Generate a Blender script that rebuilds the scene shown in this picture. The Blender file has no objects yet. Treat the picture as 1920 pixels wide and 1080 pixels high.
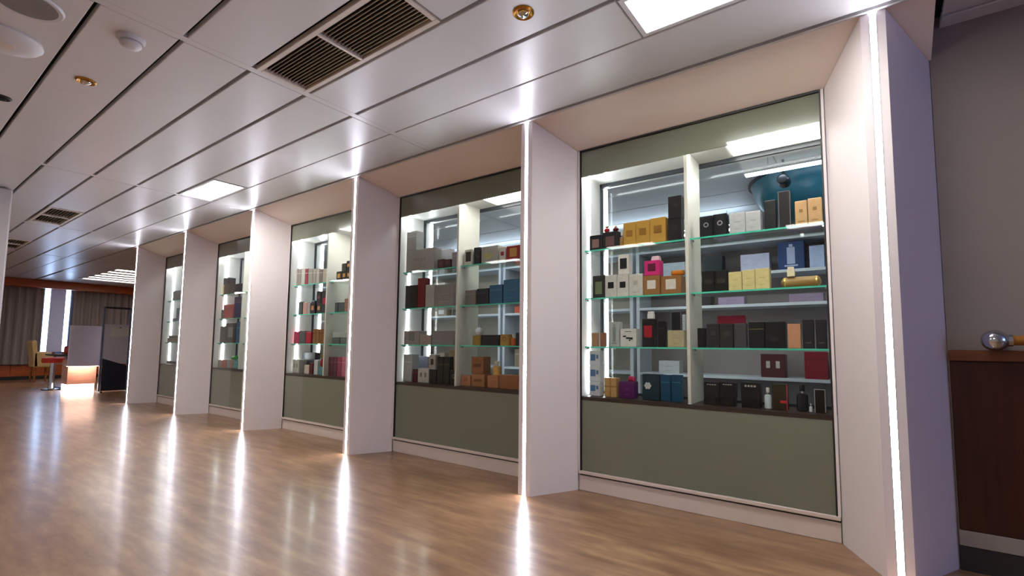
import bpy, bmesh, math, random
from mathutils import Matrix, Vector

random.seed(7)
scene = bpy.context.scene
COL = scene.collection

# ------------------------------------------------------------------ camera, world, exposure
def setup_camera():
    yaw, pit, rol = (math.radians(a) for a in (36.50021, 4.62724, 0.588289))
    f = Vector((-math.sin(yaw)*math.cos(pit), math.cos(yaw)*math.cos(pit), math.sin(pit)))
    r = Vector((math.cos(yaw), math.sin(yaw), 0)); u = r.cross(f)
    r2 = r*math.cos(rol) + u*math.sin(rol); u2 = -r*math.sin(rol) + u*math.cos(rol)
    m = Matrix((r2, u2, -f)).transposed().to_4x4()
    m.translation = (0, 0, 0.9)
    cd = bpy.data.cameras.new('camera'); cd.sensor_width = 36; cd.sensor_fit = 'HORIZONTAL'
    cd.lens = 36*915.4136/1920; cd.shift_y = 34.7167/1920; cd.clip_start = 0.02
    o = bpy.data.objects.new('camera', cd); COL.objects.link(o); o.matrix_world = m
    scene.camera = o
setup_camera()
w = bpy.data.worlds.new('world'); scene.world = w; w.use_nodes = True
w.node_tree.nodes['Background'].inputs[0].default_value = (0.75, 0.8, 1, 1)
w.node_tree.nodes['Background'].inputs[1].default_value = 0.05
vs = scene.view_settings
vs.view_transform = 'Standard'; vs.look = 'None'; vs.gamma = 1; vs.use_curve_mapping = False
vs.exposure = 0.88
FIN_LED, CEIL_LAMP, CASE_LAMP, CASE_LED, SHOP_LAMP, DAYLIGHT, FAR_LAMP = 46, 24, 6.2, 19, 11, 5.5, 6

# ------------------------------------------------------------------ materials
def lin(h):
    if len(h) == 3: h = ''.join(c*2 for c in h)
    v = [int(h[i:i+2], 16)/255 for i in (0, 2, 4)]
    return tuple(x/12.92 if x <= .04045 else ((x+.055)/1.055)**2.4 for x in v) + (1,)
MATS = {}
def mat(name, col, rough=.5, metal=0, var=.06, scale=9, stretch=(1, 1, 1), bump=0, spec=.5, coat=0):
    if name in MATS: return MATS[name]
    m = bpy.data.materials.new(name); m.use_nodes = True; MATS[name] = m
    n, l = m.node_tree.nodes, m.node_tree.links
    b = n['Principled BSDF']
    c = lin(col) if isinstance(col, str) else col
    b.inputs['Roughness'].default_value = rough; b.inputs['Metallic'].default_value = metal
    b.inputs['Specular IOR Level'].default_value = spec
    b.inputs['Coat Weight'].default_value = coat; b.inputs['Coat Roughness'].default_value = .06
    tc = n.new('ShaderNodeTexCoord'); mp = n.new('ShaderNodeMapping'); no = n.new('ShaderNodeTexNoise')
    mp.inputs['Scale'].default_value = stretch
    no.inputs['Scale'].default_value = scale; no.inputs['Detail'].default_value = 4
    cr = n.new('ShaderNodeValToRGB')
    cr.color_ramp.elements[0].position = .3; cr.color_ramp.elements[1].position = .7
    cr.color_ramp.elements[0].color = tuple(x*(1-var) for x in c[:3])+(1,)
    cr.color_ramp.elements[1].color = tuple(min(1, x*(1+var)) for x in c[:3])+(1,)
    l.new(tc.outputs['Object'], mp.inputs[0]); l.new(mp.outputs[0], no.inputs['Vector'])
    l.new(no.outputs['Fac'], cr.inputs[0]); l.new(cr.outputs[0], b.inputs['Base Color'])
    if bump:
        bp = n.new('ShaderNodeBump'); bp.inputs['Strength'].default_value = bump; bp.inputs['Distance'].default_value = .01
        l.new(no.outputs['Fac'], bp.inputs['Height']); l.new(bp.outputs[0], b.inputs['Normal'])
    return m
def emit(name, col, s):
    if name in MATS: return MATS[name]
    m = bpy.data.materials.new(name); m.use_nodes = True; MATS[name] = m
    n, l = m.node_tree.nodes, m.node_tree.links
    n.remove(n['Principled BSDF']); e = n.new('ShaderNodeEmission')
    e.inputs[0].default_value = lin(col); e.inputs[1].default_value = s
    l.new(e.outputs[0], n['Material Output'].inputs[0])
    return m
def glass(name, tint, f0=.045, rough=0.0):
    if name in MATS: return MATS[name]
    m = bpy.data.materials.new(name); m.use_nodes = True; MATS[name] = m
    n, l = m.node_tree.nodes, m.node_tree.links
    n.remove(n['Principled BSDF'])
    t = n.new('ShaderNodeBsdfTransparent'); t.inputs[0].default_value = tint
    g = n.new('ShaderNodeBsdfGlossy'); g.inputs['Roughness'].default_value = rough
    lw = n.new('ShaderNodeLayerWeight'); lw.inputs[0].default_value = .5
    p = n.new('ShaderNodeMath'); p.operation = 'POWER'; p.inputs[1].default_value = 5
    a = n.new('ShaderNodeMath'); a.operation = 'MULTIPLY_ADD'; a.inputs[1].default_value = .9-f0; a.inputs[2].default_value = f0
    mx = n.new('ShaderNodeMixShader')
    l.new(lw.outputs['Facing'], p.inputs[0]); l.new(p.outputs[0], a.inputs[0]); l.new(a.outputs[0], mx.inputs[0])
    l.new(t.outputs[0], mx.inputs[1]); l.new(g.outputs[0], mx.inputs[2]); l.new(mx.outputs[0], n['Material Output'].inputs[0])
    return m
def floor_mat():
    m = bpy.data.materials.new('wood_vinyl'); m.use_nodes = True
    n, l = m.node_tree.nodes, m.node_tree.links; b = n['Principled BSDF']
    tc = n.new('ShaderNodeTexCoord')
    mp = n.new('ShaderNodeMapping'); mp.inputs['Scale'].default_value = (1.6, 9, 1)
    n1 = n.new('ShaderNodeTexNoise'); n1.inputs['Scale'].default_value = 1.6; n1.inputs['Detail'].default_value = 5; n1.inputs['Roughness'].default_value = .55; n1.inputs['Distortion'].default_value = 0
    mp2 = n.new('ShaderNodeMapping'); mp2.inputs['Scale'].default_value = (7, 18, 1)
    n2 = n.new('ShaderNodeTexNoise'); n2.inputs['Scale'].default_value = 2; n2.inputs['Detail'].default_value = 5
    br = n.new('ShaderNodeTexBrick'); br.inputs['Scale'].default_value = 1; br.inputs['Brick Width'].default_value = 1.2; br.inputs['Row Height'].default_value = .18
    br.inputs['Mortar Size'].default_value = 0; br.inputs['Color1'].default_value = (.48, .48, .48, 1); br.inputs['Color2'].default_value = (.53, .53, .53, 1); br.inputs['Mortar'].default_value = (.45, .45, .45, 1); br.offset = .37
    cr = n.new('ShaderNodeValToRGB'); e = cr.color_ramp.elements
    e[0].position = .3; e[0].color = lin('74553f'); e[1].position = .7; e[1].color = lin('a1805e')
    x = e.new(.5); x.color = lin('8a694e')
    ad = n.new('ShaderNodeMath'); ad.operation = 'MULTIPLY_ADD'; ad.inputs[1].default_value = .26
    s2 = n.new('ShaderNodeMath'); s2.operation = 'MULTIPLY_ADD'; s2.inputs[1].default_value = .5
    l.new(tc.outputs['Object'], mp.inputs[0]); l.new(mp.outputs[0], n1.inputs['Vector'])
    l.new(tc.outputs['Object'], mp2.inputs[0]); l.new(mp2.outputs[0], n2.inputs['Vector']); l.new(tc.outputs['Object'], br.inputs['Vector'])
    l.new(n2.outputs['Fac'], ad.inputs[0]); l.new(n1.outputs['Fac'], ad.inputs[2])
    l.new(br.outputs['Color'], s2.inputs[0]); l.new(ad.outputs[0], s2.inputs[2])
    sb = n.new('ShaderNodeMath'); sb.operation = 'SUBTRACT'; sb.inputs[1].default_value = .385
    l.new(s2.outputs[0], sb.inputs[0]); l.new(sb.outputs[0], cr.inputs[0]); l.new(cr.outputs[0], b.inputs['Base Color'])
    rr = n.new('ShaderNodeMapRange'); rr.inputs[3].default_value = .277; rr.inputs[4].default_value = .31; rr.inputs[1].default_value = .3; rr.inputs[2].default_value = .7
    n3 = n.new('ShaderNodeTexNoise'); n3.inputs['Scale'].default_value = 1.3; n3.inputs['Detail'].default_value = 1
    l.new(tc.outputs['Object'], n3.inputs['Vector']); l.new(n3.outputs['Fac'], rr.inputs[0]); l.new(rr.outputs[0], b.inputs['Roughness'])
    b.inputs['Specular IOR Level'].default_value = .3
    b.inputs['Coat Weight'].default_value = .24; b.inputs['Coat Roughness'].default_value = .15
    MATS['wood_vinyl'] = m
    return m
floor_mat()
mat('ceil', 'c8c6c6', .33, var=.015, scale=3, spec=.5)
mat('ceil_back', '1a1718', .8)
mat('fin', 'e0d6d6', .6, var=.012, scale=2)
mat('soffit', 'f2e6db', .5, var=.02, scale=2)
mat('hall_wall', 'e2dad4', .7, var=.03, scale=4)
mat('wall', '8a7e7a', .7, var=.03, scale=4, bump=.03)
mat('plinth', 'd9c9c0', .45, var=.02)
mat('sage', '828475', .16, var=.02, scale=3, spec=.4)
mat('dark', '191716', .5)
mat('sill', '33241e', .4)
mat('case_white', 'dcdcd8', .4, var=.015)
mat('divider', 'd6d3c8', .4, var=.02)
mat('frame_dark', '2b3138', .35)
mat('shelf_edge', '46c8a8', .15, var=.1, scale=30, spec=.6)
mat('chrome', 'c8ccd0', .12, 1, var=.03)
mat('brass', 'b8863a', .25, 1, var=.1)
mat('wood_red', '38160b', .35, var=.3, scale=3, stretch=(14, 14, 1), spec=.4)
mat('wood_cap', '6a3a1c', .35, var=.25, scale=3, stretch=(1, 14, 14))
mat('rail_wood', '8f5a22', .3, var=.2, scale=4, stretch=(1, 20, 20))
mat('base_dark', '2a2422', .6)
mat('trim_white', '948a82', .5)
mat('vent_white', 'c9bdb0', .4)
mat('vent_slat', 'a89c88', .45)
mat('vent_deep', '0c0b0a', .8)
mat('plastic', 'c8c6c8', .35, var=.02)
mat('curtain', '8a7d7b', .85, var=.12, scale=20, stretch=(1, 1, .05))
mat('valance', 'a34c1a', .4, var=.25, scale=3, stretch=(20, 1, 20))
mat('blind', 'c0bcc6', .8, var=.03)
def backlit(name):
    m = MATS[name]; n, l = m.node_tree.nodes, m.node_tree.links
    t = n.new('ShaderNodeBsdfTranslucent'); t.inputs[0].default_value = lin('d8d0d4'); mx = n.new('ShaderNodeMixShader'); mx.inputs[0].default_value = .12
    l.new(n['Principled BSDF'].outputs[0], mx.inputs[1]); l.new(t.outputs[0], mx.inputs[2]); l.new(mx.outputs[0], n['Material Output'].inputs[0])
backlit('blind')
mat('column', 'b9b4b4', .5, var=.02)
mat('beige_leather', 'b99a6a', .5, var=.06)
mat('chair_wood', '8a5022', .4, var=.2)
mat('navy', '232938', .4)
mat('lilac', 'd4d0e0', .3, var=.02)
mat('counter_wood', 'b48a78', .35, var=.15, scale=4, stretch=(1, 1, 10))
mat('black_top', '16161a', .25)
mat('red_seat', 'b02a1e', .45)
mat('paper', 'e0dede', .6)
mat('steel_blue', '7f8fae', .25, .6)
mat('teal', '0a6478', .3, var=.08)
mat('shop_wall', 'a8a294', .6, var=.03)
mat('shop_grey', '7a7474', .6, var=.04)
mat('shop_plank', 'c3cdd8', .35, var=.02)
mat('shop_ceil', 'c4c8ca', .5, var=.02)
mat('gold_ball', 'c49a4a', .25, .8)
mat('flap', '8a8680', .5)
glass('glass_clear', (.975, .985, .975, 1), .010)
glass('glass_shelf', (.93, .985, .96, 1), .05)
glass('glass_panel', (.62, .64, .70, 1), .06)
emit('fin_led', 'f0f0ff', FIN_LED)
emit('ceil_lamp', 'fffdf8', CEIL_LAMP)
emit('case_lamp', 'fffdf6', CASE_LAMP)
emit('case_led', 'f6fbff', CASE_LED)
emit('shop_lamp', 'd8e8ff', SHOP_LAMP)
emit('daylight', 'b4d2ff', DAYLIGHT)
emit('added_daylight', '93acff', 2.1)
emit('far_lamp', 'fff8f2', FAR_LAMP)
emit('counter_led', 'ffe2d2', 4.5)
emit('counter_under', 'ffd8c4', 22)
def cm(hexv, rough=.38, metal=0):
    return mat('card_'+hexv+('m' if metal else ''), hexv, rough, metal, var=.08, scale=40, spec=.25)

# ------------------------------------------------------------------ mesh helpers
def add_box(bm, x0, x1, y0, y1, z0, z1):
    v = [bm.verts.new(p) for p in ((x0,y0,z0),(x1,y0,z0),(x1,y1,z0),(x0,y1,z0),(x0,y0,z1),(x1,y0,z1),(x1,y1,z1),(x0,y1,z1))]
    for q in ((0,3,2,1),(4,5,6,7),(0,1,5,4),(1,2,6,5),(2,3,7,6),(3,0,4,7)): bm.faces.new([v[i] for i in q])
def add_prism(bm, poly, z0, z1):
    """poly: list of (x,y) counter-clockwise; z0/z1 numbers or functions of (x,y)"""
    g = lambda z, p: z(p) if callable(z) else z
    a = [bm.verts.new((p[0], p[1], g(z0, p))) for p in poly]; b = [bm.verts.new((p[0], p[1], g(z1, p))) for p in poly]
    n = len(poly)
    bm.faces.new(a[::-1]); bm.faces.new(b)
    for i in range(n): bm.faces.new((a[i], a[(i+1) % n], b[(i+1) % n], b[i]))
def add_extr_x(bm, prof, x0, x1):
    """prof: (y,z) points, extruded along x"""
    a = [bm.verts.new((x0, p[0], p[1])) for p in prof]; b = [bm.verts.new((x1, p[0], p[1])) for p in prof]
    n = len(prof); bm.faces.new(a); bm.faces.new(b[::-1])
    for i in range(n): bm.faces.new((a[i], b[i], b[(i+1) % n], a[(i+1) % n]))
def add_lathe(bm, prof, c=(0, 0, 0), seg=24, axis='z', sx=1, sy=1):
    rings = []
    for r, h in prof:
        ring = []
        for k in range(seg):
            a = 2*math.pi*k/seg; p = (r*math.cos(a)*sx, r*math.sin(a)*sy, h)
            if axis == 'x': p = (p[2], p[0], p[1])
            if axis == 'y': p = (p[0], p[2], p[1])
            ring.append(bm.verts.new((p[0]+c[0], p[1]+c[1], p[2]+c[2])))
        rings.append(ring)
    for a, b in zip(rings, rings[1:]):
        for k in range(seg): bm.faces.new((a[k], a[(k+1) % seg], b[(k+1) % seg], b[k]))
    bm.faces.new(rings[0][::-1]); bm.faces.new(rings[-1])
def finish(bm, name, bevel=0, smooth=False, seg=1):
    bm.normal_update()
    if bevel: bmesh.ops.bevel(bm, geom=bm.edges[:], offset=bevel, segments=seg, affect='EDGES', profile=.5)
    bmesh.ops.recalc_face_normals(bm, faces=bm.faces[:])
    me = bpy.data.meshes.new(name); bm.to_mesh(me); bm.free()
    if smooth:
        for p in me.polygons: p.use_smooth = True
        me.set_sharp_from_angle(angle=math.radians(40))
    return me
def link(name, me, m, parent=None, loc=(0, 0, 0)):
    if m is not None and not me.materials: me.materials.append(MATS[m] if isinstance(m, str) else m)
    o = bpy.data.objects.new(name, me); COL.objects.link(o); o.parent = parent; o.location = loc
    return o
def boxes(name, bl, m, parent=None, bevel=0, loc=(0, 0, 0)):
    bm = bmesh.new()
    for b in bl: add_box(bm, *b)
    return link(name, finish(bm, name, bevel), m, parent, loc)
def lathe(name, prof, m, parent=None, loc=(0, 0, 0), seg=24, axis='z', sx=1, sy=1):
    bm = bmesh.new(); add_lathe(bm, prof, seg=seg, axis=axis, sx=sx, sy=sy)
    return link(name, finish(bm, name, smooth=True), m, parent, loc)
def tag(o, label, cat, group=None):
    o['label'] = label; o['category'] = cat
    if group: o['group'] = group
    return o
def struct(o, label=None):
    o['kind'] = 'structure'
    if label: o['label'] = label
    return o
def thing(name, label, cat, loc=(0, 0, 0), group=None):
    o = bpy.data.objects.new(name, None); COL.objects.link(o); o.location = loc; o.empty_display_size = .05
    return tag(o, label, cat, group)

ZC = 2.3353
PITCH = 1.788
FX0 = 0.051
ORD = ['first', 'second', 'third', 'fourth', 'fifth', 'sixth', 'seventh', 'eighth', 'ninth', 'tenth']

# ------------------------------------------------------------------ the room
struct(boxes('floor', [(-16.3, 4.2, -4, 6.4, -.05, 0)], 'wood_vinyl'), 'brown wood-look vinyl floor with soft sheen')
struct(boxes('wall_right', [(.253, 4.1, 2.8, 2.95, 0, 2.42)], 'wall'), 'dim taupe painted wall above wood wainscot')
struct(boxes('wall_east', [(4.1, 4.2, -4, 2.95, 0, 2.42)], 'hall_wall'))
w2 = struct(boxes('added_window', [(4.085, 4.1, .2, 1.8, .78, .82), (4.085, 4.1, .2, 1.8, 2.1, 2.14), (4.085, 4.1, .2, .24, .82, 2.1), (4.085, 4.1, 1.76, 1.8, .82, 2.1)], 'steel_blue'), 'unseen window added for cool daylight from the side')  # out of view, added to cast cool light on the right-hand faces
boxes('pane', [(4.088, 4.096, .24, 1.76, .82, 2.1)], 'added_daylight', w2)
struct(boxes('wall_south', [(-16.3, 4.2, -4.1, -4, 0, 2.42)], 'hall_wall'))
struct(boxes('wall_far', [(-16.35, -16.1, -4, 6.4, 0, 2.42)], 'wall'), 'end wall behind the curtains')
struct(boxes('wall_north', [(-16.1, 2.4, 6.3, 6.4, 0, 2.42)], 'shop_wall'))
struct(boxes('wall_shop_end', [(-9.2, -9.09, 2.82, 6.3, 0, 2.42)], 'wall'))
struct(boxes('wall_shop_side', [(2.3, 2.4, 2.95, 6.3, 0, 2.42)], 'shop_wall'))

# ceiling: dark backing, metal panels with slots between them, white cross rails
ceil = struct(boxes('ceiling', [(-16.3, 4.2, -4.1, 6.4, 2.39, 2.43)], 'ceil_back'), 'white metal panel ceiling with dark slots')
XJ = [4.1, .236, -2.577, -5.39, -8.2, -11.01, -13.83, -16.1]
ROWP = .3147; Y0 = .525
SLOT = .020
RAIL = .045
panel_cache = {}
def panel(x0, x1, y0, y1, z=ZC):
    k = (round(x1-x0, 3), round(y1-y0, 3))
    if k not in panel_cache:
        bm = bmesh.new(); add_box(bm, -k[0]/2, k[0]/2, -k[1]/2, k[1]/2, 0, .03)
        panel_cache[k] = finish(bm, 'ceiling_panel', .003)
    return link('ceiling_panel', panel_cache[k], 'ceil', ceil, ((x0+x1)/2, (y0+y1)/2, z))
rows = [Y0 + ROWP*i for i in range(-14, 6)] + [2.452]
special = {}          # (row start index) -> cut-outs in x
def cut(y, a, b): special.setdefault(round(y, 3), []).append((a, b))
rv = Y0+ROWP*2; rl = Y0+ROWP*4; rb = Y0+ROWP*-5
cut(rv, -2.56, -1.485); cut(rv, -8.05, -7.04); cut(rv, -10.75, -9.72)
cut(rl, -5.37, -4.60); cut(rl, -.81, -.06)
cut(rb, -5.37, -4.60); cut(rb, -.81, -.06); cut(rb, -3.1, -2.32); cut(rb, -7.66, -6.88); cut(rb, -9.93, -9.15); cut(rb, -12.5, -11.72); cut(rb, -15.0, -14.22)
for i in range(len(rows)-1):
    y0, y1 = rows[i]+(SLOT if i < len(rows)-2 else .008)/2, rows[i+1]-(SLOT if i < len(rows)-3 else .008)/2
    if i == len(rows)-2: y1 = 2.452
    if i == 0: y0 = -4
    for a, b in zip(XJ[1:], XJ):
        segs = [(a+RAIL/2+.002, b-RAIL/2-.002)]
        for c0, c1 in special.get(round(rows[i], 3), []):
            ns = []
            for s0, s1 in segs:
                if c1 <= s0 or c0 >= s1: ns.append((s0, s1)); continue
                if c0-s0 > .06: ns.append((s0, c0))
                if s1-c1 > .06: ns.append((c1, s1))
            segs = ns
        for s0, s1 in segs: panel(s0, s1, y0, y1)
for xj in XJ[1:-1]:
    boxes('cross_rail', [(xj-RAIL/2, xj+RAIL/2, -4, 2.452, ZC+.002, ZC+.03)], 'ceil', ceil)
boxes('edge_rail', [(-13.2, .262, 2.468, 2.487, ZC-.004, ZC+.05)], 'ceil', ceil)
# ceiling beyond the display wall: right corner and the far end
for a, b in ((.262, 2.2), (2.205, 4.1)):
    panel(a+.03, b, 2.472, 2.69); panel(a+.03, b, 2.71, 2.8)
for a, b in ((-11.2, -9.2), (-13.4, -11.22), (-16.1, -13.42)):
    for c, d in ((2.5, 3.0), (3.01, 4.2), (4.21, 5.2), (5.21, 6.3)): panel(a, b, c, d)
# soffit sloping from the ceiling edge down to the top of the glass
bm = bmesh.new(); add_extr_x(bm, [(2.488, ZC), (2.80, 2.20), (2.80, 2.375), (2.488, 2.375)], -9.09, .258)
struct(link('trim_1', finish(bm, 'trim_1'), 'soffit'), 'beige sloped soffit above the display windows')
# solid wall between and above the cases
wd = struct(boxes('wall_display', [(-9.09, .258, 2.818, 3.2, 2.205, 2.385)], 'case_white'), 'display wall header')
for i in range(6):
    xc = FX0-PITCH*i
    boxes('pier', [(xc-.203, xc+.203, 2.812, 3.215, 0, 2.19)], 'case_white', wd)

# ------------------------------------------------------------------ wedge shaped fins with LED edges
zs = lambda p: ZC - .003 - (p[1]-2.487)*.4315
bm = bmesh.new()
add_prism(bm, [(-.043, 2.487), (-.015, 2.487), (-.015, 2.499), (.015, 2.499), (.015, 2.487), (.043, 2.487), (.2, 2.80), (-.2, 2.80)], 0, zs)
fin_me = finish(bm, 'body', 0)
bm = bmesh.new()
add_box(bm, -.0105, .0105, 2.4876, 2.4985, .002, ZC-.012)
led_me = finish(bm, 'led_strip')
bm = bmesh.new()
for s in (-1, 1): add_box(bm, s*.0126-.002, s*.0126+.002, 2.4865, 2.4985, .001, ZC-.011)
prof_me = finish(bm, 'led_channel')
for i in range(6):
    d = ['at the handrail end of the row'] + ['%s from the handrail end' % ORD[k] for k in range(1, 6)]
    t = thing('display_fin', 'white wedge fin with vertical light strip, ' + d[i], 'pillar', (FX0-PITCH*i, 0, 0), 'lit fins between the display cases')
    link('body', fin_me, 'fin', t); link('led_strip', led_me, 'fin_led', t)['label'] = 'glowing white vertical light strip'
    link('led_channel', prof_me, 'plastic', t)

# ------------------------------------------------------------------ display cases
SHZ = {'top': 1.532, 'second': 1.216, 'third': .902}
def make_case(k):
    W = .674
    t = thing('display_case', 'glazed sage green display case with glass shelves, %s from handrail' % ORD[k], 'display case', (-.843-PITCH*k, 0, 0), 'display cases between the fins')
    boxes('plinth', [(-.688, .688, 2.806, 2.84, 0, .092)], 'plinth', t, .002)
    boxes('shadow_gap', [(-.688, .688, 2.815, 2.838, .092, .104)], 'dark', t)
    boxes('bottom_ledge', [(-.688, .688, 2.792, 2.84, .104, .124)], 'plinth', t, .002)
    boxes('lower_panel', [(-W, W, 2.806, 2.814, .126, .562)], 'sage', t)
    boxes('sill_strip', [(-W, W, 2.8045, 2.83, .562, .5845)], 'sill', t)
    boxes('case_base', [(-W, W, 2.83, 3.2, .555, .5845)], 'sill', t)
    boxes('upper_band', [(-W, W, 2.806, 2.814, 2.018, 2.19)], 'sage', t)
    boxes('gasket', [(-W-.004, -W+.004, 2.794, 2.806, .124, 2.195), (W-.004, W+.004, 2.794, 2.806, .124, 2.195), (-W, W, 2.796, 2.804, 2.186, 2.196)], 'dark', t)
    for s in (-1, 1): boxes('side_frame', [(min(s*(W+.004), s*.69), max(s*(W+.004), s*.69), 2.793, 2.812, .124, 2.196)], 'fin', t)
    boxes('glass_pane', [(-W+.004, W-.004, 2.797, 2.803, .124, 2.186)], 'glass_clear', t)
    for s in (-1, 1): boxes('side_panel', [(min(s*W, s*.687), max(s*W, s*.687), 2.814, 3.2, .585, 2.18)], 'case_white', t)
    boxes('case_ceiling', [(-W, W, 2.814, 3.2, 2.046, 2.06)], 'case_white', t)
    for a, b in ((.217, .655),):
        lp = boxes('lamp_panel', [(a, b, 2.85, 3.05, 2.040, 2.046)], 'case_lamp', t); lp['label'] = 'glowing white lamp panel'
    boxes('divider', [(-.009, .009, 2.822, 3.075, .585, 2.046)], 'divider', t, .001)
    boxes('added_front_led', [(-W+.01, W-.01, 2.818, 2.834, 2.038, 2.046)], 'case_led', t)  # hidden strip added to brighten the case ceiling and the goods
    boxes('side_led', [(-W, -W+.006, 2.912, 2.926, .6, 2.03)], 'case_led', t)
    boxes('rear_led', [(-W, -W+.006, 3.172, 3.196, .6, 2.03)], 'case_led', t)
    boxes('back_frame', [(-W, -W+.014, 3.082, 3.102, .585, 2.046), (W-.014, W, 3.082, 3.102, .585, 2.046), (-W, W, 3.082, 3.102, 2.02, 2.046), (-W, W, 3.082, 3.102, .585, .6)], 'frame_dark', t)
    boxes('back_glass', [(-W+.014, W-.014, 3.089, 3.094, .6, 2.02)], 'glass_clear', t)
    for sh, z in SHZ.items():
        for a, b in ((-W+.003, -.011), (.011, W-.003)):
            g = boxes('glass_shelf', [(a, b, 2.8525, 3.07, z-.009, z)], 'glass_shelf', t)
            boxes('shelf_edge', [(a, b, 2.848, 2.8525, z-.009, z)], 'shelf_edge', g)
            for c in (a, b-.012): boxes('shelf_clip', [(c, c+.012, 2.86, 2.89, z-.018, z-.009)], 'chrome', g)
for k in range(5): make_case(k)

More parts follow.
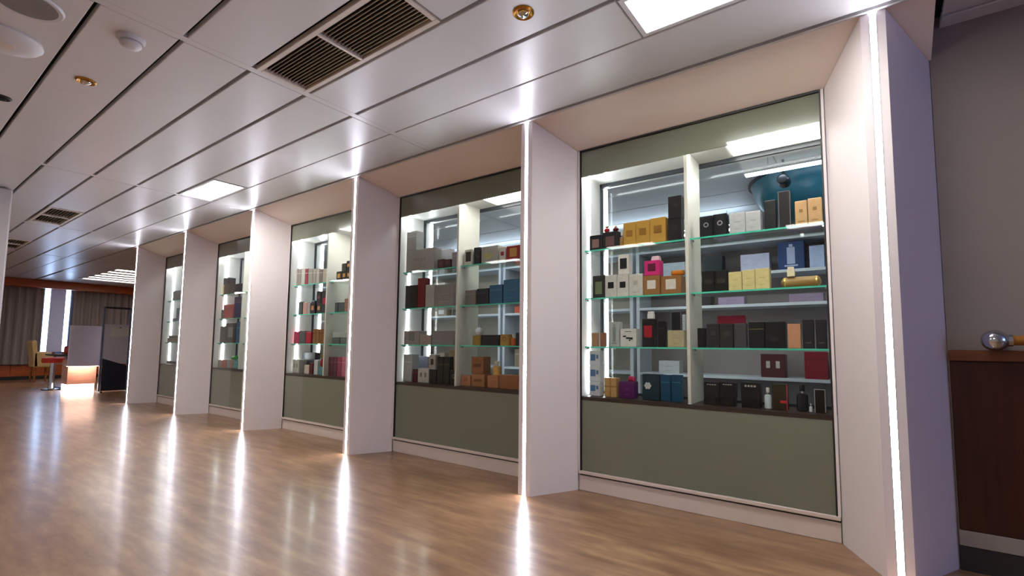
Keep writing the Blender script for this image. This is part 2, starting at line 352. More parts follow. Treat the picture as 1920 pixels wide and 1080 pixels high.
# ------------------------------------------------------------------ goods on the glass shelves
# (case, shelf, kind, colour, mark, x, width, base z, height, front y, depth, description, stands on another good)
GOODS = [
    (1, 'top', 'box', '1c1a1c', 'window:8a6a62', -1.447, 0.089, 1.5324, 0.102, 2.872, 0.067, 'small black box with pinkish picture', 0),
    (1, 'top', 'box', '211e20', 'window:6a4a48', -1.344, 0.106, 1.5324, 0.111, 2.872, 0.08, 'black box with dim rose picture', 0),
    (1, 'top', 'heart', 'a80f22', '', -1.372, 0.038, 1.6437, 0.037, 2.872, 0.03, 'little bright red flacon with gold ball stopper', 1),
    (1, 'top', 'heart', '5a0d18', '', -1.31, 0.041, 1.6437, 0.032, 2.872, 0.03, 'little dark red flacon', 1),
    (1, 'top', 'bottle', '8a6436', '', -1.269, 0.027, 1.5324, 0.103, 2.872, 0.03, 'small amber bottle', 0),
    (1, 'top', 'box', 'b58a3a', 'sq:8f6420', -1.211, 0.082, 1.5324, 0.152, 2.872, 0.061, 'gold box with square emblem', 0),
    (1, 'top', 'box', 'b58a3a', 'sq:8f6420', -1.124, 0.088, 1.5324, 0.153, 2.872, 0.066, 'gold box with square emblem', 0),
    (1, 'top', 'box', 'b58a3a', 'sq:8f6420', -1.029, 0.097, 1.5324, 0.157, 2.872, 0.072, 'gold box with square emblem', 0),
    (1, 'top', 'box', '1d1b1d', 'lsq:2c292a', -0.927, 0.079, 1.5324, 0.136, 2.872, 0.059, 'black box under the tall black one', 0),
    (1, 'top', 'box', '1d1b1d', 'lsq:2c292a', -0.925, 0.079, 1.6687, 0.137, 2.872, 0.06, 'black box atop another black box', 1),
    (1, 'top', 'box', '151519', 'ring:8c8c90', -0.747, 0.072, 1.5324, 0.123, 2.872, 0.054, 'black box with round silver emblem', 0),
    (1, 'top', 'box', '151519', 'ring:8c8c90', -0.672, 0.073, 1.5324, 0.125, 2.872, 0.055, 'black box with round silver emblem', 0),
    (1, 'top', 'box', 'b4b4b6', 'text:8a8a8c', -0.581, 0.081, 1.5324, 0.117, 2.872, 0.06, 'pale silver box with faint lettering', 0),
    (1, 'top', 'box', 'b4b4b6', 'text:8a8a8c', -0.501, 0.074, 1.5324, 0.113, 2.872, 0.056, 'pale silver box with faint lettering', 0),
    (1, 'top', 'box', '17171a', 'lsq:252528', -0.417, 0.055, 1.5324, 0.159, 2.872, 0.041, 'tall black box', 0),
    (1, 'top', 'box', '1a191b', 'frame:77757a', -0.35, 0.057, 1.5324, 0.198, 2.872, 0.043, 'tallest black box with silver edges', 0),
    (1, 'top', 'box', 'c9a173', 'sqo:9a7548', -0.275, 0.055, 1.5324, 0.132, 2.872, 0.041, 'tan box with small stamped emblem', 0),
    (1, 'top', 'box', 'c9a173', 'sqo:9a7548', -0.214, 0.06, 1.5324, 0.137, 2.872, 0.045, 'tan box with small stamped emblem', 0),
    (1, 'second', 'box', '2b2a26', 'window:6d7a58', -1.426, 0.086, 1.2164, 0.148, 2.872, 0.065, 'dark box with green bottle picture', 0),
    (1, 'second', 'box', 'c9c6bc', 'sq:151515', -1.34, 0.08, 1.2164, 0.145, 2.872, 0.06, 'white box with black square', 0),
    (1, 'second', 'box', 'c9c6bc', 'sq:151515', -1.259, 0.077, 1.2164, 0.141, 2.872, 0.058, 'white box with black square', 0),
    (1, 'second', 'box', 'd5d3ca', 'bigsq:15171a', -1.253, 0.07, 1.3573, 0.127, 2.872, 0.053, 'white box with big black window', 1),
    (1, 'second', 'box', 'c4c0b5', 'sqo:a5a298', -1.173, 0.089, 1.2164, 0.138, 2.872, 0.067, 'plain cream box', 0),
    (1, 'second', 'box', '93673a', 'sq:d8d2c4', -1.073, 0.105, 1.2164, 0.12, 2.872, 0.079, 'brown box with white square label', 0),
    (1, 'second', 'box', '93673a', 'sq:d8d2c4', -0.955, 0.12, 1.2164, 0.11, 2.872, 0.09, 'brown box with white square label', 0),
    (1, 'second', 'box', 'd02a78', 'sq:5c0f2c', -1.07, 0.095, 1.3367, 0.092, 2.872, 0.071, 'bright pink box with dark red square', 1),
    (1, 'second', 'cap', 'e3c4cc', '', -1.052, 0.05, 1.4293, 0.028, 2.885, 0.037, 'pale pink cap', 1),
    (1, 'second', 'roll', 'c8741f', '', -0.921, 0.081, 1.3269, 0.034, 2.872, 0.061, 'orange ribbon roll', 1),
    (1, 'second', 'box', '191714', 'rect:35322c', -0.743, 0.067, 1.2164, 0.12, 2.872, 0.05, 'black box with dim oblong label', 0),
    (1, 'second', 'box', '191714', 'rect:35322c', -0.674, 0.067, 1.2164, 0.118, 2.872, 0.05, 'black box with dim oblong label', 0),
    (1, 'second', 'box', 'cfc088', 'text:a8966a', -0.6, 0.068, 1.2164, 0.104, 2.872, 0.051, 'cream yellow box with faint lettering', 0),
    (1, 'second', 'box', 'cfc088', 'text:a8966a', -0.532, 0.063, 1.2164, 0.109, 2.872, 0.047, 'cream yellow box with faint lettering', 0),
    (1, 'second', 'box', 'cfc088', 'text:a8966a', -0.464, 0.069, 1.2164, 0.112, 2.872, 0.052, 'cream yellow box with faint lettering', 0),
    (1, 'second', 'roll', '9a7a44', '', -0.292, 0.18, 1.2164, 0.059, 2.872, 0.09, 'long gold wrapped roll', 0),
    (1, 'second', 'cap', 'e6d9b8', '', -0.333, 0.035, 1.2753, 0.051, 2.885, 0.03, 'cream cap', 1),
    (1, 'third', 'box', 'a5805f', '', -1.457, 0.039, 0.9024, 0.089, 2.872, 0.03, 'slim tan box', 0),
    (1, 'third', 'box', '8f5f45', '', -1.399, 0.035, 0.9024, 0.089, 2.872, 0.03, 'slim brown box', 0),
    (1, 'third', 'box', 'a9aea8', 'bottlepic:7f8a88', -1.318, 0.067, 0.9024, 0.157, 2.872, 0.051, 'pale grey box with bottle picture', 0),
    (1, 'third', 'box', 'cfcdc6', 'splash:1c1c1c', -1.226, 0.105, 0.9024, 0.112, 2.872, 0.079, 'white box with black splashes', 0),
    (1, 'third', 'box', '16110f', 'bigsq:a01424', -1.098, 0.075, 0.9024, 0.171, 2.872, 0.056, 'black box with red panel', 0),
    (1, 'third', 'cap', 'd9d6d2', '', -1.087, 0.038, 1.0733, 0.046, 2.885, 0.03, 'white cube cap', 1),
    (1, 'third', 'box', '121012', 'line:3a3436', -1.015, 0.048, 0.9024, 0.154, 2.872, 0.036, 'narrow black box', 0),
    (1, 'third', 'box', 'b3a684', 'text:8f8468', -0.93, 0.098, 0.9024, 0.099, 2.872, 0.074, 'cream box', 0),
    (1, 'third', 'box', '11141a', 'frame:6f7276', -0.927, 0.061, 1.0019, 0.111, 2.872, 0.045, 'black box with grey rim', 1),
    (1, 'third', 'box', 'b7c2cc', 'text:2a3a48', -0.883, 0.017, 1.0019, 0.091, 2.872, 0.03, 'slim pale blue box', 1),
    (1, 'third', 'box', '121316', '', -0.786, 0.043, 0.9024, 0.11, 2.872, 0.032, 'small black box beside the divider', 0),
    (1, 'third', 'box', '2b2a29', 'lsq:3b3a39', -0.723, 0.068, 0.9024, 0.134, 2.872, 0.051, 'charcoal box with dim square', 0),
    (1, 'third', 'box', '2b2a29', 'lsq:3b3a39', -0.652, 0.069, 0.9024, 0.133, 2.872, 0.052, 'charcoal box with dim square', 0),
    (1, 'third', 'box', '414244', '', -0.582, 0.062, 0.9024, 0.133, 2.872, 0.046, 'plain grey box', 0),
    (1, 'third', 'box', '8e1532', '', -0.656, 0.149, 0.9024, 0.185, 3.0, 0.04, 'crimson box standing behind charcoal ones', 0),
    (1, 'third', 'box', '16161a', 'line:6b5a30', -0.501, 0.079, 0.9024, 0.14, 2.872, 0.059, 'wide black box with gold strip', 0),
    (1, 'third', 'box', '161618', 'leaf:2e2e32', -0.413, 0.093, 0.9024, 0.139, 2.872, 0.07, 'wide black box with leaf relief', 0),
    (1, 'third', 'box', 'c08a68', '', -0.326, 0.058, 0.9024, 0.125, 2.872, 0.044, 'peach coloured box', 0),
    (1, 'third', 'box', '242227', 'textlow:77706a', -0.264, 0.05, 0.9024, 0.146, 2.872, 0.037, 'dark grey box with low lettering', 0),
    (1, 'third', 'box', '242227', 'textlow:77706a', -0.208, 0.047, 0.9024, 0.145, 2.872, 0.036, 'dark grey box with low lettering', 0),
    (1, 'floor', 'box', 'c3c6c8', 'pic:4f6d94', -1.457, 0.076, 0.5864, 0.089, 2.872, 0.057, 'white box with blue picture, bottom of stack', 0),
    (1, 'floor', 'box', 'c3c6c8', 'pic:4f6d94', -1.456, 0.076, 0.6761, 0.102, 2.872, 0.057, 'white box with blue picture, middle of stack', 1),
    (1, 'floor', 'box', 'c3c6c8', 'pic:4f6d94', -1.456, 0.076, 0.7785, 0.097, 2.872, 0.057, 'white box with blue picture, top of stack', 1),
    (1, 'floor', 'box', 'b58d55', 'cross:8c6836', -1.347, 0.081, 0.5864, 0.119, 2.872, 0.06, 'tan parcel box with ribbon cross', 0),
    (1, 'floor', 'box', '4d0a52', 'text:7d3a84', -1.24, 0.096, 0.5864, 0.101, 2.872, 0.072, 'purple box', 0),
    (1, 'floor', 'roll', 'a01848', '', -1.211, 0.045, 0.6878, 0.033, 2.872, 0.034, 'crimson and violet trinket', 1),
    (1, 'floor', 'box', '0c2732', 'flower:c2c6c4', -1.084, 0.107, 0.5864, 0.153, 2.872, 0.08, 'dark teal box with white flower', 0),
    (1, 'floor', 'box', '0c3f5c', 'line:2d6a86', -0.996, 0.057, 0.5864, 0.152, 2.872, 0.043, 'deep blue box with pale line', 0),
    (1, 'floor', 'box', '0c3f5c', 'line:2d6a86', -0.932, 0.057, 0.5864, 0.155, 2.872, 0.043, 'deep blue box with pale line', 0),
    (1, 'floor', 'box', '121111', 'lsq:1c1b1b', -0.739, 0.082, 0.5864, 0.035, 2.872, 0.061, 'black box, lower of stacked pair', 0),
    (1, 'floor', 'box', '121111', 'lsq:1c1b1b', -0.657, 0.079, 0.5864, 0.041, 2.872, 0.059, 'black box, lower of stacked pair', 0),
    (1, 'floor', 'box', '121111', 'textup:a8a49c', -0.737, 0.082, 0.6217, 0.088, 2.872, 0.061, 'black lettered box, stacked on another', 1),
    (1, 'floor', 'box', '121111', 'textup:a8a49c', -0.654, 0.079, 0.6276, 0.086, 2.872, 0.059, 'black lettered box, stacked on another', 1),
    (1, 'floor', 'box', '131211', 'textup:a8a49c', -0.539, 0.093, 0.5864, 0.132, 2.872, 0.069, 'wide black box with white lettering', 0),
    (1, 'floor', 'bottle', 'b9c4c6', '', -0.458, 0.034, 0.5864, 0.11, 2.872, 0.03, 'clear bottle with silver cap', 0),
    (1, 'floor', 'box', '2b2410', 'redtab:b8323a', -0.401, 0.07, 0.5864, 0.13, 2.872, 0.052, 'olive black box with red tab', 0),
    (1, 'floor', 'bottle', '191a1b', '', -0.302, 0.053, 0.5864, 0.132, 2.872, 0.039, 'black glass bottle with stopper', 0),
    (1, 'floor', 'bottle', 'c9ced2', '', -0.266, 0.015, 0.5864, 0.042, 2.872, 0.03, 'tiny silver vial', 0),
    (1, 'floor', 'box', '1c100c', 'frame:9aa0a2', -0.225, 0.048, 0.5864, 0.116, 2.872, 0.036, 'black box with silver edges', 0),
    (2, 'top', 'box', '8f8b86', 'text:77746e', -3.119, 0.349, 1.5324, 0.193, 2.872, 0.09, 'big wide grey box', 0),
    (2, 'top', 'box', '8d8c86', 'line:a5a49e', -3.231, 0.123, 1.726, 0.171, 2.872, 0.09, 'grey box atop the big grey one', 1),
    (2, 'top', 'box', 'c6c5c4', '', -2.956, 0.173, 1.5324, 0.192, 2.99, 0.05, 'white box standing behind small red ones', 0),
    (2, 'top', 'box', '4b2a30', 'lsq:5d3a40', -2.868, 0.077, 1.5324, 0.081, 2.872, 0.058, 'small dark red box', 0),
    (2, 'top', 'box', '4b2a30', 'lsq:5d3a40', -2.789, 0.071, 1.5324, 0.074, 2.872, 0.053, 'small dark red box', 0),
    (2, 'top', 'box', '8b8088', 'line:a79aa0', -2.692, 0.096, 1.5324, 0.125, 2.872, 0.072, 'mauve grey box', 0),
    (2, 'top', 'box', 'bdbbb2', 'bigsq:1d1d1b', -2.562, 0.082, 1.5324, 0.129, 2.872, 0.062, 'white box with black window', 0),
    (2, 'top', 'box', '1b1b1d', 'splash:3c3c40', -2.472, 0.066, 1.5324, 0.136, 2.872, 0.05, 'slim black box', 0),
    (2, 'top', 'box', '9c9a90', 'leaf:b0a46a', -2.346, 0.164, 1.5324, 0.132, 2.872, 0.09, 'wide pale grey box with yellow leaf', 0),
    (2, 'top', 'box', 'c9c4ba', 'sq:8c1420', -2.221, 0.061, 1.5324, 0.111, 2.872, 0.046, 'white box with red square', 0),
    (2, 'top', 'box', '8c1d20', 'sq:b5823c', -2.118, 0.13, 1.5324, 0.11, 2.872, 0.09, 'red box with gold square', 0),
    (2, 'second', 'box', '26221f', 'line:3a3430', -3.217, 0.151, 1.2164, 0.202, 2.872, 0.09, 'black box', 0),
    (2, 'second', 'box', '6d1318', '', -3.093, 0.089, 1.2164, 0.256, 2.872, 0.067, 'tall dark red box', 0),
    (2, 'second', 'box', 'a5a29c', '', -2.987, 0.105, 1.2164, 0.193, 2.872, 0.079, 'pale grey box', 0),
    (2, 'second', 'box', '85807c', 'text:9a9692', -2.818, 0.223, 1.2164, 0.184, 2.872, 0.09, 'wide mid grey box', 0),
    (2, 'second', 'box', '77746c', 'line:8f8c84', -2.533, 0.109, 1.2164, 0.119, 2.872, 0.081, 'taupe grey box', 0),
    (2, 'second', 'box', '22252d', 'line:3a3e48', -2.409, 0.118, 1.2164, 0.124, 2.872, 0.088, 'blue black box', 0),
    (2, 'second', 'box', '2d5f80', 'line:4f83a4', -2.28, 0.126, 1.2164, 0.144, 2.872, 0.09, 'shorter blue box', 0),
    (2, 'second', 'box', '2f668a', 'text:4f83a4', -2.134, 0.147, 1.2164, 0.176, 2.872, 0.09, 'taller blue box', 0),
    (2, 'third', 'box', '8d847e', 'lsq:75706b', -3.199, 0.189, 0.9024, 0.119, 2.872, 0.09, 'taupe box with small crest', 0),
    (2, 'third', 'box', '9a8a82', '', -3.027, 0.138, 0.9024, 0.084, 2.872, 0.09, 'low pinkish taupe box', 0),
    (2, 'third', 'box', '837c7e', 'text:938d8e', -2.826, 0.248, 0.9024, 0.115, 2.872, 0.09, 'wide mauve taupe box', 0),
    (2, 'third', 'box', '9a7c34', '', -2.463, 0.081, 0.9024, 0.076, 2.872, 0.061, 'gold box beside the divider', 0),
    (2, 'third', 'ball', 'cfd6da', '', -2.457, 0.065, 0.9793, 0.09, 2.872, 0.049, 'round crystal flacon', 1),
    (2, 'third', 'box', '19191c', 'line:3c3c40', -2.329, 0.176, 0.9024, 0.08, 2.872, 0.09, 'wide black box', 0),
    (2, 'third', 'box', 'a8843a', 'ring:7d5f22', -2.191, 0.083, 0.9024, 0.083, 2.872, 0.062, 'gold box with round emblem', 0),
    (2, 'third', 'bottle', 'c0602a', '', -2.12, 0.048, 0.9024, 0.083, 2.872, 0.036, 'orange flacon', 0),
    (2, 'third', 'box', '20242a', '', -2.07, 0.038, 0.9024, 0.094, 2.872, 0.03, 'slim dark box', 0),
    (2, 'floor', 'box', '9fa1a0', 'line:c2c2c0', -3.239, 0.107, 0.5864, 0.232, 2.872, 0.08, 'tall pale grey box', 0),
    (2, 'floor', 'box', '8e95ab', '', -3.207, 0.173, 0.5864, 0.216, 3.0, 0.05, 'lilac blue box standing behind', 0),
    (2, 'floor', 'box', '4a1018', 'line:a01a28', -3.145, 0.053, 0.5864, 0.11, 2.872, 0.04, 'slim black and red box', 0),
    (2, 'floor', 'box', 'b5b1aa', 'two:6a6762', -3.043, 0.131, 0.5864, 0.12, 2.872, 0.09, 'white box with two marks', 0),
    (2, 'floor', 'box', '1c1815', '', -2.93, 0.081, 0.5864, 0.114, 2.872, 0.06, 'black box under the white windowed one', 0),
    (2, 'floor', 'box', 'a39a92', 'win2:2a1412', -2.941, 0.075, 0.7006, 0.12, 2.872, 0.056, 'white box with dark window', 1),
    (2, 'floor', 'box', '1d1c17', 'line:5b4a32', -2.849, 0.068, 0.5864, 0.22, 2.872, 0.051, 'tall black box with bronze line', 0),
    (2, 'floor', 'box', '1d1c17', 'line:5b4a32', -2.777, 0.067, 0.5864, 0.222, 2.872, 0.05, 'tall black box with bronze line', 0),
    (2, 'floor', 'box', 'a4916f', '', -2.817, 0.1, 0.5864, 0.273, 3.0, 0.05, 'tall sand box standing behind', 0),
    (2, 'floor', 'box', '151414', 'ring:707070', -2.693, 0.085, 0.5864, 0.118, 2.872, 0.064, 'low black box', 0),
    (2, 'floor', 'box', 'b57a58', 'sqo:9d6446', -2.568, 0.099, 0.5864, 0.083, 2.872, 0.075, 'peach box', 0),
    (2, 'floor', 'box', 'a36f47', 'rect:7a4c2c', -2.443, 0.131, 0.5864, 0.097, 2.872, 0.09, 'copper box under another', 0),
    (2, 'floor', 'box', '8f5d39', 'rect:6e4325', -2.451, 0.121, 0.6841, 0.131, 2.872, 0.09, 'copper box atop another', 1),
    (2, 'floor', 'box', 'b0764e', 'line:c08a62', -2.297, 0.102, 0.5864, 0.092, 2.872, 0.076, 'copper box with pale line', 0),
    (2, 'floor', 'bottle', 'c99a58', '', -2.28, 0.074, 0.6783, 0.109, 2.872, 0.055, 'gold flacon with white stopper', 1),
    (2, 'floor', 'box', '99603f', '', -2.149, 0.175, 0.5864, 0.102, 2.872, 0.09, 'wide copper box', 0),
    (3, 'top', 'box', 'a5968e', 'line:c8c4bc', -5.067, 0.028, 1.5324, 0.192, 2.872, 0.03, 'rosy grey narrow box', 0),
    (3, 'top', 'box', '8f8580', 'line:c8c4bc', -5.018, 0.059, 1.5324, 0.187, 2.872, 0.044, 'taupe narrow box', 0),
    (3, 'top', 'box', 'b9bab4', 'line:c8c4bc', -4.949, 0.069, 1.5324, 0.181, 2.872, 0.052, 'white narrow box', 0),
    (3, 'top', 'box', '8a2030', 'line:c8c4bc', -4.88, 0.057, 1.5324, 0.175, 2.872, 0.043, 'red narrow box', 0),
    (3, 'top', 'box', '94908a', 'line:c8c4bc', -4.806, 0.082, 1.5324, 0.168, 2.872, 0.061, 'grey narrow box', 0),
    (3, 'top', 'box', '9c948c', 'line:c8c4bc', -4.729, 0.06, 1.5324, 0.162, 2.872, 0.045, 'warm grey narrow box', 0),
    (3, 'top', 'box', 'aaa49c', 'line:c8c4bc', -4.667, 0.055, 1.5324, 0.156, 2.872, 0.041, 'pale grey narrow box', 0),
    (3, 'top', 'box', '776e6a', 'line:c8c4bc', -4.608, 0.054, 1.5324, 0.151, 2.872, 0.04, 'dark taupe narrow box', 0),
    (3, 'top', 'box', 'a8a190', 'line:c8c4bc', -4.535, 0.082, 1.5324, 0.145, 2.872, 0.061, 'sand narrow box', 0),
    (3, 'top', 'box', '96402c', 'line:c8c4bc', -4.461, 0.057, 1.5324, 0.138, 2.872, 0.043, 'rust red narrow box', 0),
    (3, 'top', 'box', '2a2622', 'sq:c08a3c', -4.291, 0.086, 1.5324, 0.097, 2.872, 0.065, 'black box with amber square, shortest', 0),
    (3, 'top', 'box', '252320', 'sq:c89244', -4.206, 0.075, 1.5324, 0.095, 2.872, 0.057, 'black box with amber square, under dim one', 0),
    (3, 'top', 'box', '252320', 'sq:d09a50', -4.131, 0.065, 1.5324, 0.094, 2.872, 0.049, 'black box with amber square, under bright one', 0),
    (3, 'top', 'box', '3b3a34', '', -4.213, 0.071, 1.6278, 0.075, 2.872, 0.053, 'olive black box', 1),
    (3, 'top', 'box', '1f2022', 'sq:e0a050', -4.139, 0.061, 1.6269, 0.096, 2.872, 0.046, 'black box with bright amber square on top', 1),
    (3, 'second', 'box', '384744', 'line:566', -4.975, 0.074, 1.2164, 0.137, 2.872, 0.056, 'slim dark green box', 0),
    (3, 'second', 'box', 'b08a84', '', -4.882, 0.078, 1.2164, 0.127, 2.872, 0.058, 'pink box', 0),
    (3, 'second', 'box', 'a69a94', '', -4.812, 0.051, 1.2164, 0.118, 2.872, 0.038, 'slim beige box', 0),
    (3, 'second', 'box', '2a2224', 'sq:c07a50', -4.737, 0.09, 1.2164, 0.115, 2.872, 0.068, 'black box with orange square', 0),
    (3, 'second', 'cap', '14141a', '', -4.758, 0.055, 1.3319, 0.027, 2.885, 0.042, 'black cap', 1),
    (3, 'second', 'box', '33302f', 'sq:d09a60', -4.623, 0.078, 1.2164, 0.105, 2.872, 0.059, 'brown black box with orange square', 0),
    (3, 'second', 'box', '14161a', 'rect:7a3040', -4.632, 0.078, 1.3213, 0.128, 2.872, 0.059, 'black box with rose label', 1),
    (3, 'second', 'box', '2a3338', 'sq:b01848', -4.519, 0.129, 1.2164, 0.232, 2.872, 0.09, 'tall slate box with crimson square', 0),
    (3, 'second', 'box', '3f484a', 'line:6a7072', -4.315, 0.05, 1.2164, 0.099, 2.872, 0.037, 'slim slate box', 0),
    (3, 'second', 'box', '464f52', 'line:6a7072', -4.234, 0.093, 1.2164, 0.098, 2.872, 0.07, 'slate box', 0),
    (3, 'second', 'box', '8f6b5c', 'textlow:c08a80', -4.138, 0.087, 1.2164, 0.131, 2.872, 0.065, 'rosy brown box', 0),
    (3, 'third', 'box', 'a01440', 'line:c4506a', -5.025, 0.101, 0.9024, 0.129, 2.872, 0.076, 'magenta box', 0),
    (3, 'third', 'box', '3d4644', 'text:5a625e', -4.91, 0.119, 0.9024, 0.136, 2.872, 0.09, 'dark slate box', 0),
    (3, 'third', 'box', 'a81430', 'line:5a0c1a', -4.794, 0.101, 0.9024, 0.126, 2.872, 0.076, 'red box', 0),
    (3, 'third', 'box', '80562c', 'line:3c2412', -4.684, 0.052, 0.9024, 0.153, 2.872, 0.039, 'narrow bronze box', 0),
    (3, 'third', 'box', '80562c', 'line:3c2412', -4.626, 0.052, 0.9024, 0.153, 2.872, 0.039, 'narrow bronze box', 0),
    (3, 'third', 'box', '80562c', 'line:3c2412', -4.568, 0.051, 0.9024, 0.152, 2.872, 0.038, 'narrow bronze box', 0),
    (3, 'third', 'box', '80562c', 'line:3c2412', -4.51, 0.05, 0.9024, 0.151, 2.872, 0.038, 'narrow bronze box', 0),
    (3, 'third', 'box', '80562c', 'line:3c2412', -4.455, 0.047, 0.9024, 0.15, 2.872, 0.035, 'narrow bronze box', 0),
    (3, 'third', 'box', '4c5250', 'line:6c7270', -4.301, 0.13, 0.9024, 0.064, 2.872, 0.09, 'low dark grey box', 0),
    (3, 'third', 'box', '9aa49c', '', -4.241, 0.23, 0.9665, 0.052, 2.872, 0.09, 'silver lid box lying across', 1),
    (3, 'third', 'box', '5a605e', '', -4.175, 0.105, 0.9024, 0.063, 2.872, 0.078, 'low grey box', 0),
    (3, 'floor', 'box', 'a9a79e', 'two:77756c', -5.015, 0.132, 0.5864, 0.145, 2.872, 0.09, 'white box with two marks', 0),
    (3, 'floor', 'box', '2c3338', '', -4.952, 0.25, 0.5864, 0.221, 2.98, 0.06, 'slate box standing behind', 0),
    (3, 'floor', 'box', 'c2b4a8', 'line:a07a70', -4.801, 0.091, 0.5864, 0.093, 2.872, 0.068, 'small cream box', 0),
    (3, 'floor', 'box', '5a1416', '', -4.722, 0.057, 0.5864, 0.114, 2.872, 0.043, 'slim dark red box', 0),
    (3, 'floor', 'box', 'b7bab8', '', -4.632, 0.068, 0.5864, 0.15, 2.872, 0.051, 'slim white box', 0),
    (3, 'floor', 'box', '4c8084', 'line:7aa4a6', -4.534, 0.099, 0.5864, 0.082, 2.872, 0.074, 'teal box', 0),
    (3, 'floor', 'heart', '8a1420', '', -4.549, 0.048, 0.6688, 0.107, 2.872, 0.036, 'red topped flacon', 1),
    (3, 'floor', 'box', '5c3038', 'line:8a5c60', -4.398, 0.017, 0.5864, 0.185, 2.872, 0.03, 'dark rose striped box', 0),
    (3, 'floor', 'box', '5c3038', 'line:8a5c60', -4.358, 0.054, 0.5864, 0.186, 2.872, 0.041, 'dark rose striped box', 0),
    (3, 'floor', 'box', '5c3038', 'line:8a5c60', -4.297, 0.058, 0.5864, 0.187, 2.872, 0.044, 'dark rose striped box', 0),
    (3, 'floor', 'box', '8f3a52', 'line:c06a80', -4.228, 0.07, 0.5864, 0.189, 2.872, 0.053, 'raspberry box', 0),
    (3, 'floor', 'box', 'b86a78', 'line:d89098', -4.152, 0.073, 0.5864, 0.19, 2.872, 0.055, 'pink box', 0),
    (4, 'top', 'box', 'd8c08a', '', -6.853, 0.032, 1.5324, 0.134, 2.872, 0.03, 'slim gold box', 0),
    (4, 'top', 'box', '57402c', '', -6.75, 0.161, 1.5324, 0.133, 2.872, 0.09, 'brown box', 0),
    (4, 'top', 'box', '2c2a2e', '', -6.784, 0.146, 1.6653, 0.086, 2.872, 0.09, 'black box on the brown one', 1),
    (4, 'top', 'box', '35373a', 'line:54565a', -6.488, 0.335, 1.5324, 0.118, 2.872, 0.09, 'wide charcoal box', 0),
    (4, 'top', 'box', '2a2e34', 'line:5a6068', -6.273, 0.106, 1.5324, 0.273, 2.872, 0.08, 'tall slate box', 0),
    (4, 'second', 'box', '4a3a34', '', -6.836, 0.066, 1.2164, 0.118, 2.872, 0.05, 'small brown box', 0),
    (4, 'second', 'box', 'b04030', 'line:7a2c24', -6.683, 0.241, 1.2164, 0.181, 2.872, 0.09, 'red box', 0),
    (4, 'second', 'box', '2a2c52', 'line:6a4a58', -6.368, 0.297, 1.2164, 0.268, 2.872, 0.09, 'tall navy box', 0),
    (4, 'third', 'box', '33302c', 'text:6a6864', -6.788, 0.162, 0.9024, 0.214, 2.872, 0.09, 'charcoal box with grey lettering', 0),
    (4, 'third', 'box', '2c2a2a', 'sq:77777a', -6.576, 0.257, 0.9024, 0.251, 2.872, 0.09, 'wide black box with grey square', 0),
    (4, 'third', 'box', '12507c', 'line:1f80b4', -6.33, 0.196, 0.9024, 0.266, 2.872, 0.09, 'bright blue box', 0),
    (4, 'floor', 'box', '5c7458', 'line:c0c8c0', -6.875, -0.011, 0.5864, 0.092, 2.872, 0.03, 'green box', 0),
    (4, 'floor', 'box', '9c8a7a', 'line:c0c8c0', -6.819, 0.092, 0.5864, 0.095, 2.872, 0.069, 'beige box', 0),
    (4, 'floor', 'box', 'b0605a', 'line:c0c8c0', -6.705, 0.105, 0.5864, 0.098, 2.872, 0.079, 'coral box', 0),
    (4, 'floor', 'box', '7a9088', 'line:c0c8c0', -6.594, 0.088, 0.5864, 0.101, 2.872, 0.066, 'grey green box', 0),
    (4, 'floor', 'box', 'a07868', 'line:c0c8c0', -6.496, 0.079, 0.5864, 0.103, 2.872, 0.059, 'clay box', 0),
    (4, 'floor', 'box', '5a9a9a', 'line:c0c8c0', -6.393, 0.113, 0.5864, 0.106, 2.872, 0.085, 'turquoise box', 0),
    (4, 'floor', 'box', '7ab0b2', 'line:c0c8c0', -6.271, 0.102, 0.5864, 0.109, 2.872, 0.077, 'pale turquoise box', 0),
    (4, 'floor', 'roll', '3a9a4a', '', -6.5, 0.089, 0.6898, 0.053, 2.872, 0.067, 'green ribbon roll', 1),
    (5, 'top', 'box', '5f625e', 'line:77796f', -8.398, 0.296, 1.5324, 0.146, 2.872, 0.09, 'grey box', 0),
    (5, 'second', 'box', '2f3a4a', '', -8.428, 0.133, 1.2164, 0.045, 2.872, 0.09, 'small navy box', 0),
    (5, 'second', 'box', '2a5a7a', '', -8.292, 0.13, 1.2164, 0.193, 2.872, 0.09, 'blue box', 0),
    (5, 'third', 'box', '7a6e5a', '', -8.447, 0.387, 0.9024, 0.064, 2.872, 0.09, 'taupe box', 0),
    (5, 'third', 'box', '33322e', '', -8.423, 0.325, 0.9667, 0.039, 2.872, 0.09, 'dark flat box on the taupe one', 1),
    (5, 'floor', 'box', '2a2d30', '', -8.445, 0.335, 0.5864, 0.038, 2.872, 0.09, 'black box', 0),
]
mesh_cache = {}
def cached(key, fn):
    if key not in mesh_cache: mesh_cache[key] = fn()
    return mesh_cache[key]
def boxmesh(w, d, h):
    def mk():
        bm = bmesh.new(); add_box(bm, -w/2, w/2, -d/2, d/2, 0, h)
        return finish(bm, 'body', min(.0022, w*.06))
    return mk()
